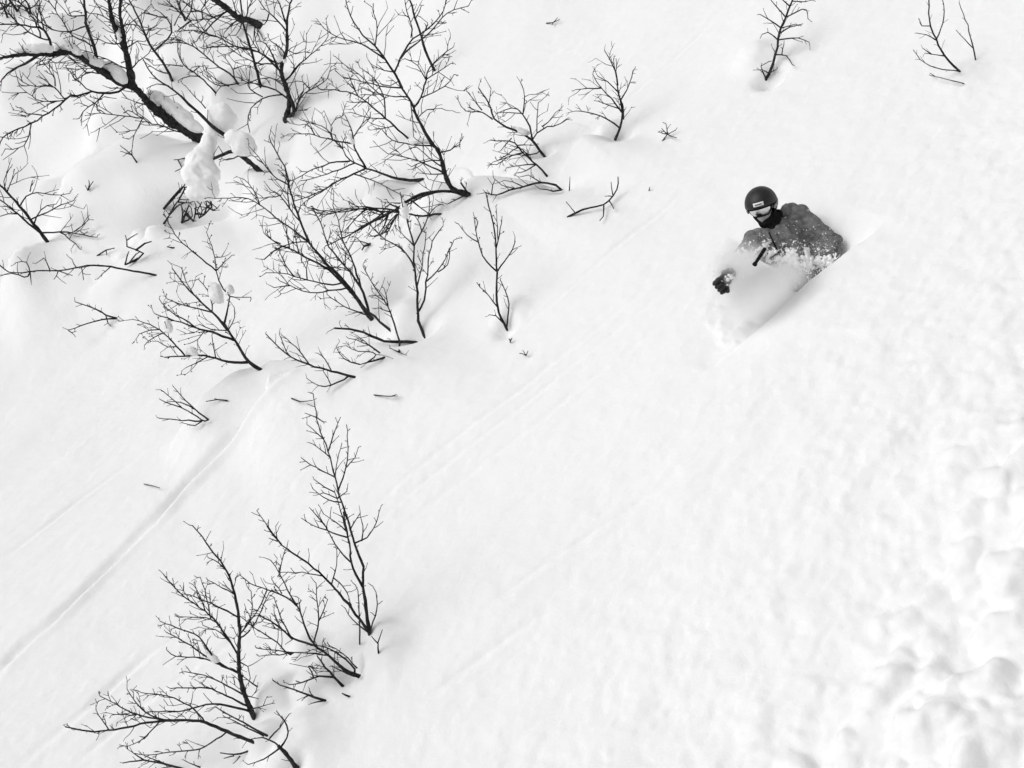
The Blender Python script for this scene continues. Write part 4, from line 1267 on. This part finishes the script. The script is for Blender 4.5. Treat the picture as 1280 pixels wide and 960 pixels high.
# helmet: a shell cut by a slanting rim, low at the back and sides, high over the goggles
def shell(name, rad, keep, mat, parent, thick, seg=48, ring=32, off=(0, 0, 0)):
    V, Fc, ok = [], [], []
    for i in range(ring + 1):
        th = math.pi * i / ring
        for j in range(seg):
            ph = 2 * math.pi * j / seg
            V.append((rad[0] * math.sin(th) * math.sin(ph), rad[1] * math.cos(th), rad[2] * math.sin(th) * math.cos(ph)))
    for i in range(ring):
        for j in range(seg):
            q = (i * seg + j, i * seg + (j + 1) % seg, (i + 1) * seg + (j + 1) % seg, (i + 1) * seg + j)
            c = np.mean([V[k] for k in q], axis=0)
            if keep(c):
                Fc.append(q)
    used = sorted({k for f in Fc for k in f})
    mp = {k: i for i, k in enumerate(used)}
    W = [H(V[k][0] + off[0], V[k][1] + off[1], V[k][2] + off[2]) for k in used]
    o = mesh_obj(name, W, [tuple(mp[k] for k in f) for f in Fc], mat, parent)
    bm = bmesh.new(); bm.from_mesh(o.data)
    bmesh.ops.remove_doubles(bm, verts=bm.verts, dist=1e-5)
    bmesh.ops.recalc_face_normals(bm, faces=bm.faces)
    bm.to_mesh(o.data); bm.free()
    md = o.modifiers.new('s', 'SOLIDIFY'); md.thickness = thick; md.offset = 1
    return o


helmet = shell('helmet', (0.116, 0.122, 0.136), lambda c: c[1] > (-0.012 if c[2] > 0.03 else -0.012 - 0.09 * min(1, (0.03 - c[2]) / 0.06)), M_HELMET, person, 0.012, off=(0, 0.025, -0.01))
rim = shell('rim', (0.121, 0.127, 0.141), lambda c: (-0.022 < c[1] < 0.0) and c[2] > 0.02, M_BLACK, helmet, 0.010, seg=96, ring=64, off=(0, 0.025, -0.01))
# printed plate on the helmet front, with its dark line
def decal(name, x0, x1, y0, y1, lift, mat, parent):
    V, Fc = [], []
    nx, ny = 8, 3
    R3 = (0.128 + lift, 0.134 + lift, 0.148 + lift)
    for iy in range(ny + 1):
        for ix in range(nx + 1):
            x = x0 + (x1 - x0) * ix / nx; y = y0 + (y1 - y0) * iy / ny
            zz = R3[2] * math.sqrt(max(0, 1 - (x / R3[0]) ** 2 - (y / R3[1]) ** 2))
            V.append(H(x, y + 0.025, zz - 0.01))
    for iy in range(ny):
        for ix in range(nx):
            k = iy * (nx + 1) + ix
            Fc.append((k, k + 1, k + nx + 2, k + nx + 1))
    o = mesh_obj(name, V, Fc, mat, parent)
    md = o.modifiers.new('s', 'SOLIDIFY'); md.thickness = 0.003; md.offset = 0
    return o


plate = decal('logo_plate', -0.066, 0.014, 0.004, 0.034, 0.004, M_WHITE, helmet)
pl2 = decal('logo_line', -0.052, 0.0, 0.015, 0.022, 0.0065, M_BLACK, helmet)
# goggles
lens = shell('goggle_lens', (0.100, 0.105, 0.118), lambda c: c[2] > 0.035 and -0.075 < c[1] < -0.006 and not (abs(c[0]) < 0.018 and c[1] < -0.055), M_LENS, person, 0.006, seg=72, ring=48, off=(0, 0.018, 0.012))
shell('goggle_frame', (0.103, 0.108, 0.121), lambda c: c[2] > 0.03 and (-0.086 < c[1] < -0.075 or (abs(c[0]) < 0.018 and -0.086 < c[1] < -0.055) or (c[2] < 0.045 and -0.08 < c[1] < 0.0)), M_BLACK, person, 0.007, seg=96, ring=64, off=(0, 0.018, 0.012))
shell('goggle_strap', (0.119, 0.126, 0.140), lambda c: c[2] < 0.04 and c[2] > -0.13 and -0.055 + 0.25 * (0.04 - c[2]) < c[1] < -0.028 + 0.25 * (0.04 - c[2]), M_STRAP, person, 0.012, seg=96, ring=80, off=(0, 0.025, -0.01))


# gloves: palm, four curled fingers of different lengths, thumb from the side of the palm
def glove(wr, hand_dir, palm_n, name, parent, k_=1.12):
    d = hand_dir / np.linalg.norm(hand_dir)
    n = palm_n - d * (palm_n @ d); n /= np.linalg.norm(n)
    s = np.cross(d, n)
    d, n, s = d * k_, n * k_, s * k_
    b = capsule(wr - d * 0.05, .046 * k_, wr + d * 0.015 * k_, .042 * k_)
    b += [(wr + d * 0.055 + s * k * 0.018 * k_, np.column_stack([d * 0.045 * k_, n * 0.026 * k_, s * 0.03])) for k in (-1, 0, 1)]
    g = blob(name, b, 0.007 * k_, 2, M_GLOVE, parent, 0.003 * k_, 20, 4)
    for k, (off, ln) in enumerate([(-0.036 * k_, 0.85), (-0.012 * k_, 1.0), (0.012 * k_, 0.94), (0.035 * k_, 0.76)]):
        p0 = wr + d * 0.085 + s * off
        p1 = p0 + (d * 0.030 + n * 0.022 * k_) * ln
        p2 = p1 + (d * -0.004 + n * 0.032 * k_) * ln
        p3 = p2 + (d * -0.028 + n * 0.008 * k_) * ln
        fb = capsule(p0, .0145 * k_, p1, .0135 * k_) + capsule(p1, .0135 * k_, p2, .0128 * k_) + capsule(p2, .0128 * k_, p3, .0115 * k_)
        blob('finger', fb, 0.005 * k_, 1, M_GLOVE, g)
    t0 = wr + d * 0.035 - s * 0.045
    t1 = t0 + d * 0.030 - s * 0.020 + n * 0.020
    t2 = t1 + d * 0.022 + s * 0.016 + n * 0.020
    blob('thumb', capsule(t0, .017 * k_, t1, .0155 * k_) + capsule(t1, .0155 * k_, t2, .013 * k_), 0.005 * k_, 1, M_GLOVE, g)
    return g


gR = glove(wrR, S(893, 364, 0.56) - wrR, -F_ + U_ * -0.25, 'glove', person)
gL = glove(wrL, S(1014, 368, 0.0) - wrL, -F_ - U_ * 0.3, 'glove', person)
# zip of the jacket, snow-flecked collar edge
zv, zf = [], []
bvh = BVHTree.FromPolygons([v.co[:] for v in jacket.data.vertices], [p.vertices[:] for p in jacket.data.polygons])


def on_jacket(px, py):
    r = Vector(ray(px, py)).normalized()
    loc, no, i, dist = bvh.ray_cast(Vector(CAM), r)
    return None if loc is None else (np.array(loc), np.array(no))


zp = []
for t in np.linspace(0, 1, 14):
    h_ = on_jacket(961 + 20 * t, 291 + 42 * t)
    if h_:
        zp.append(h_[0] + h_[1] * 0.003)
if len(zp) > 3:
    tube(zv, zf, zp, [0.006] * len(zp), 5)
    mesh_obj('zip', zv, zf, M_BLACK, person)

# ski pole: black grip end and light shaft slanting out of the powder in front of the chest
pole = empty('ski_pole', S(943, 331, 0.64), 'black-gripped ski pole slanting out of the powder in front of the skier', 'ski pole')
V, Fc = [], []
pa, pb = S(943, 331, 0.66), S(956, 311, 0.58)
ax = (pb - pa) / np.linalg.norm(pb - pa)
tube(V, Fc, [pa - ax * 0.004, pa, pa + ax * 0.014, pa + ax * 0.018, pb - ax * 0.02, pb], [0.008, 0.018, 0.018, 0.013, 0.015, 0.015], 12)
mesh_obj('grip', V, Fc, M_BLACK, pole)
V, Fc = [], []
tube(V, Fc, [pb, pb + ax * 0.10], [0.0075, 0.0075], 8)
mesh_obj('shaft', V, Fc, M_METAL, pole)

# snow caught on the jacket and flying off it: tiny grains nobody could count
V, Fc = [], []
rs = random.Random(5)
cnt = 0


def grain(c, r):
    n0 = len(V)
    A = np.diag([r * rs.uniform(.7, 1.3), r * rs.uniform(.7, 1.3), r * rs.uniform(.7, 1.3)])
    V.extend(list(np.asarray(c) + ICO1[0] @ A * (1 + 0.0)))
    Fc.extend([tuple(i + n0 for i in f) for f in ICO1[1]])


for _ in range(1700):
    t = rs.random()
    px = 950 + 98 * t + rs.gauss(0, 5)
    py = 308 + 18 * t + rs.gauss(0, 9) + (rs.random() ** 2) * 14
    h_ = on_jacket(px, py)
    if h_ is None:
        continue
    if vnoise(np.array([px / 7.0]), np.array([py / 6.0]), 77)[0] < 0.12 and rs.random() < 0.88:
        continue
    w_ = math.exp(-((py - (317 + 12 * t)) / 9.0) ** 2)
    r = 0.004 + 0.021 * rs.random() ** 3 * (0.25 + w_)
    c = h_[0] + h_[1] * r * 0.3
    for q in range(rs.choice([1, 2, 3]) if r > 0.007 else 1):
        grain(c + np.array([rs.gauss(0, r), rs.gauss(0, r * .6), rs.gauss(0, r)]) * 0.8 * (q > 0), r * rs.uniform(0.6, 1.1))
for _ in range(90):
    px, py = rs.uniform(925, 1050), rs.uniform(262, 350)
    h_ = on_jacket(px, py)
    if h_:
        grain(h_[0] + h_[1] * 0.002, rs.uniform(0.002, 0.0065))
for _ in range(240):
    px, py = rs.gauss(975, 40), rs.gauss(345, 18)
    grain(S(px, py, rs.uniform(0.1, 0.5)), rs.uniform(0.002, 0.006))
for _ in range(90):
    px, py = rs.gauss(915, 9), rs.gauss(338, 8)
    grain(S(px, py, rs.uniform(0.40, 0.55)), rs.uniform(0.002, 0.008))
OCT = (np.array([(1, 0, 0), (-1, 0, 0), (0, 1, 0), (0, -1, 0), (0, 0, 1), (0, 0, -1)], float),
       [(0, 2, 4), (2, 1, 4), (1, 3, 4), (3, 0, 4), (2, 0, 5), (1, 2, 5), (3, 1, 5), (0, 3, 5)])


def speck(c, r):
    n0 = len(V)
    V.extend(list(np.asarray(c) + OCT[0] * r))
    Fc.extend([tuple(i + n0 for i in f) for f in OCT[1]])


for _ in range(420):                                       # sleeve caked with snow
    h_ = on_jacket(rs.gauss(923, 9), rs.gauss(330, 9))
    if h_:
        r = 0.004 + 0.012 * rs.random() ** 2
        grain(h_[0] + h_[1] * r * 0.3, r)
for _ in range(5000):                                      # fine powder in the air, streaming down the slope
    a_ = rs.gauss(0, 1)
    b_ = rs.gauss(0, 1)
    px, py = 958 + 34 * a_ - 10 * b_, 356 - 16 * a_ + 17 * b_
    speck(S(px, py, 0.30 + rs.gauss(0, 0.13)), rs.uniform(0.001, 0.0034))
for _ in range(1400):
    px, py = rs.gauss(920, 15), rs.gauss(332, 13)
    speck(S(px, py, 0.45 + rs.gauss(0, 0.10)), rs.uniform(0.001, 0.0036))
for _ in range(900):
    t = rs.random()
    px, py = 1045 + 60 * t + rs.gauss(0, 9), 318 - 30 * t + rs.gauss(0, 7)
    speck(S(px, py, -0.1 + rs.gauss(0, 0.1)), rs.uniform(0.001, 0.003))
spray = mesh_obj('snow_grains', V, Fc, M_CLUMP)
spray['kind'] = 'stuff'
tag(spray, 'loose snow grains clinging to the skier\'s jacket and flying around it', 'snow spray')


# the cloud of powder round the skier: volumes with ragged density
def cloud(name, label, center, axes, peak, nscale, seed, lo=0.35, aniso=0.0):
    me = bpy.data.meshes.new(name)
    v, f = ico(3)
    me.from_pydata([tuple(q) for q in v], [], f)
    o = bpy.data.objects.new(name, me)
    C.objects.link(o)
    X, Y, Z = axes
    o.matrix_world = Matrix(((X[0], Y[0], Z[0], center[0]), (X[1], Y[1], Z[1], center[1]), (X[2], Y[2], Z[2], center[2]), (0, 0, 0, 1)))
    m = bpy.data.materials.new(name)
    m.use_nodes = True
    nt = m.node_tree
    nt.nodes.clear()
    out = nt.nodes.new('ShaderNodeOutputMaterial')
    pv = nt.nodes.new('ShaderNodeVolumePrincipled')
    pv.inputs['Color'].default_value = (1, 1, 1, 1)
    pv.inputs['Anisotropy'].default_value = aniso
    tc = nt.nodes.new('ShaderNodeTexCoord')
    ln = nt.nodes.new('ShaderNodeVectorMath'); ln.operation = 'LENGTH'
    nz = nt.nodes.new('ShaderNodeTexNoise'); nz.inputs['Scale'].default_value = nscale; nz.inputs['Detail'].default_value = 4; nz.noise_dimensions = '4D'
    nz.inputs['W'].default_value = seed
    nt.links.new(tc.outputs['Object'], ln.inputs[0]); nt.links.new(tc.outputs['Object'], nz.inputs['Vector'])
    sub = nt.nodes.new('ShaderNodeMath'); sub.operation = 'MULTIPLY_ADD'; sub.inputs[1].default_value = 1.1; sub.inputs[2].default_value = -0.50
    nt.links.new(nz.outputs['Fac'], sub.inputs[0])
    sm = nt.nodes.new('ShaderNodeMath'); sm.operation = 'ADD'
    nt.links.new(ln.outputs['Value'], sm.inputs[0]); nt.links.new(sub.outputs[0], sm.inputs[1])
    mr = nt.nodes.new('ShaderNodeMapRange'); mr.interpolation_type = 'SMOOTHSTEP'
    mr.inputs['From Min'].default_value = lo; mr.inputs['From Max'].default_value = 0.80
    mr.inputs['To Min'].default_value = peak; mr.inputs['To Max'].default_value = 0
    fo = nt.nodes.new('ShaderNodeMapRange'); fo.interpolation_type = 'SMOOTHERSTEP'
    fo.inputs['From Min'].default_value = 0.12; fo.inputs['From Max'].default_value = 0.98
    fo.inputs['To Min'].default_value = 1; fo.inputs['To Max'].default_value = 0
    mu = nt.nodes.new('ShaderNodeMath'); mu.operation = 'MULTIPLY'
    nt.links.new(ln.outputs['Value'], fo.inputs['Value'])
    nt.links.new(mr.outputs[0], mu.inputs[0]); nt.links.new(fo.outputs[0], mu.inputs[1])
    nt.links.new(sm.outputs[0], mr.inputs['Value']); nt.links.new(mu.outputs[0], pv.inputs['Density'])
    nt.links.new(pv.outputs[0], out.inputs['Volume'])
    me.materials.append(m)
    o['kind'] = 'stuff'
    tag(o, label, 'powder cloud')
    return o


def axes(px_dir, a, b, c):
    x = R_ * px_dir[0] + U_ * px_dir[1]
    x /= np.linalg.norm(x)
    y = R_ * -px_dir[1] + U_ * px_dir[0]
    y /= np.linalg.norm(y)
    return x * a, y * b, F_ * c


cloud('powder_cloud', 'white powder cloud billowing over the skier\'s waist', S(957, 362, 0.36), axes((1, 0.62), 0.72, 0.36, 0.34), 20, 3.0, 3.0, 0.05)
cloud('powder_cloud', 'thick powder puff hiding the skier\'s outstretched sleeve', S(920, 333, 0.46), axes((1, 0.85), 0.40, 0.29, 0.26), 30, 3.0, 4.2, 0.05)
cloud('powder_cloud', 'thin powder trailing behind the skier along the trench bank', S(1102, 284, -0.25), axes((1, 0.6), 0.40, 0.12, 0.2), 2, 2.6, 8.0, 0.1)
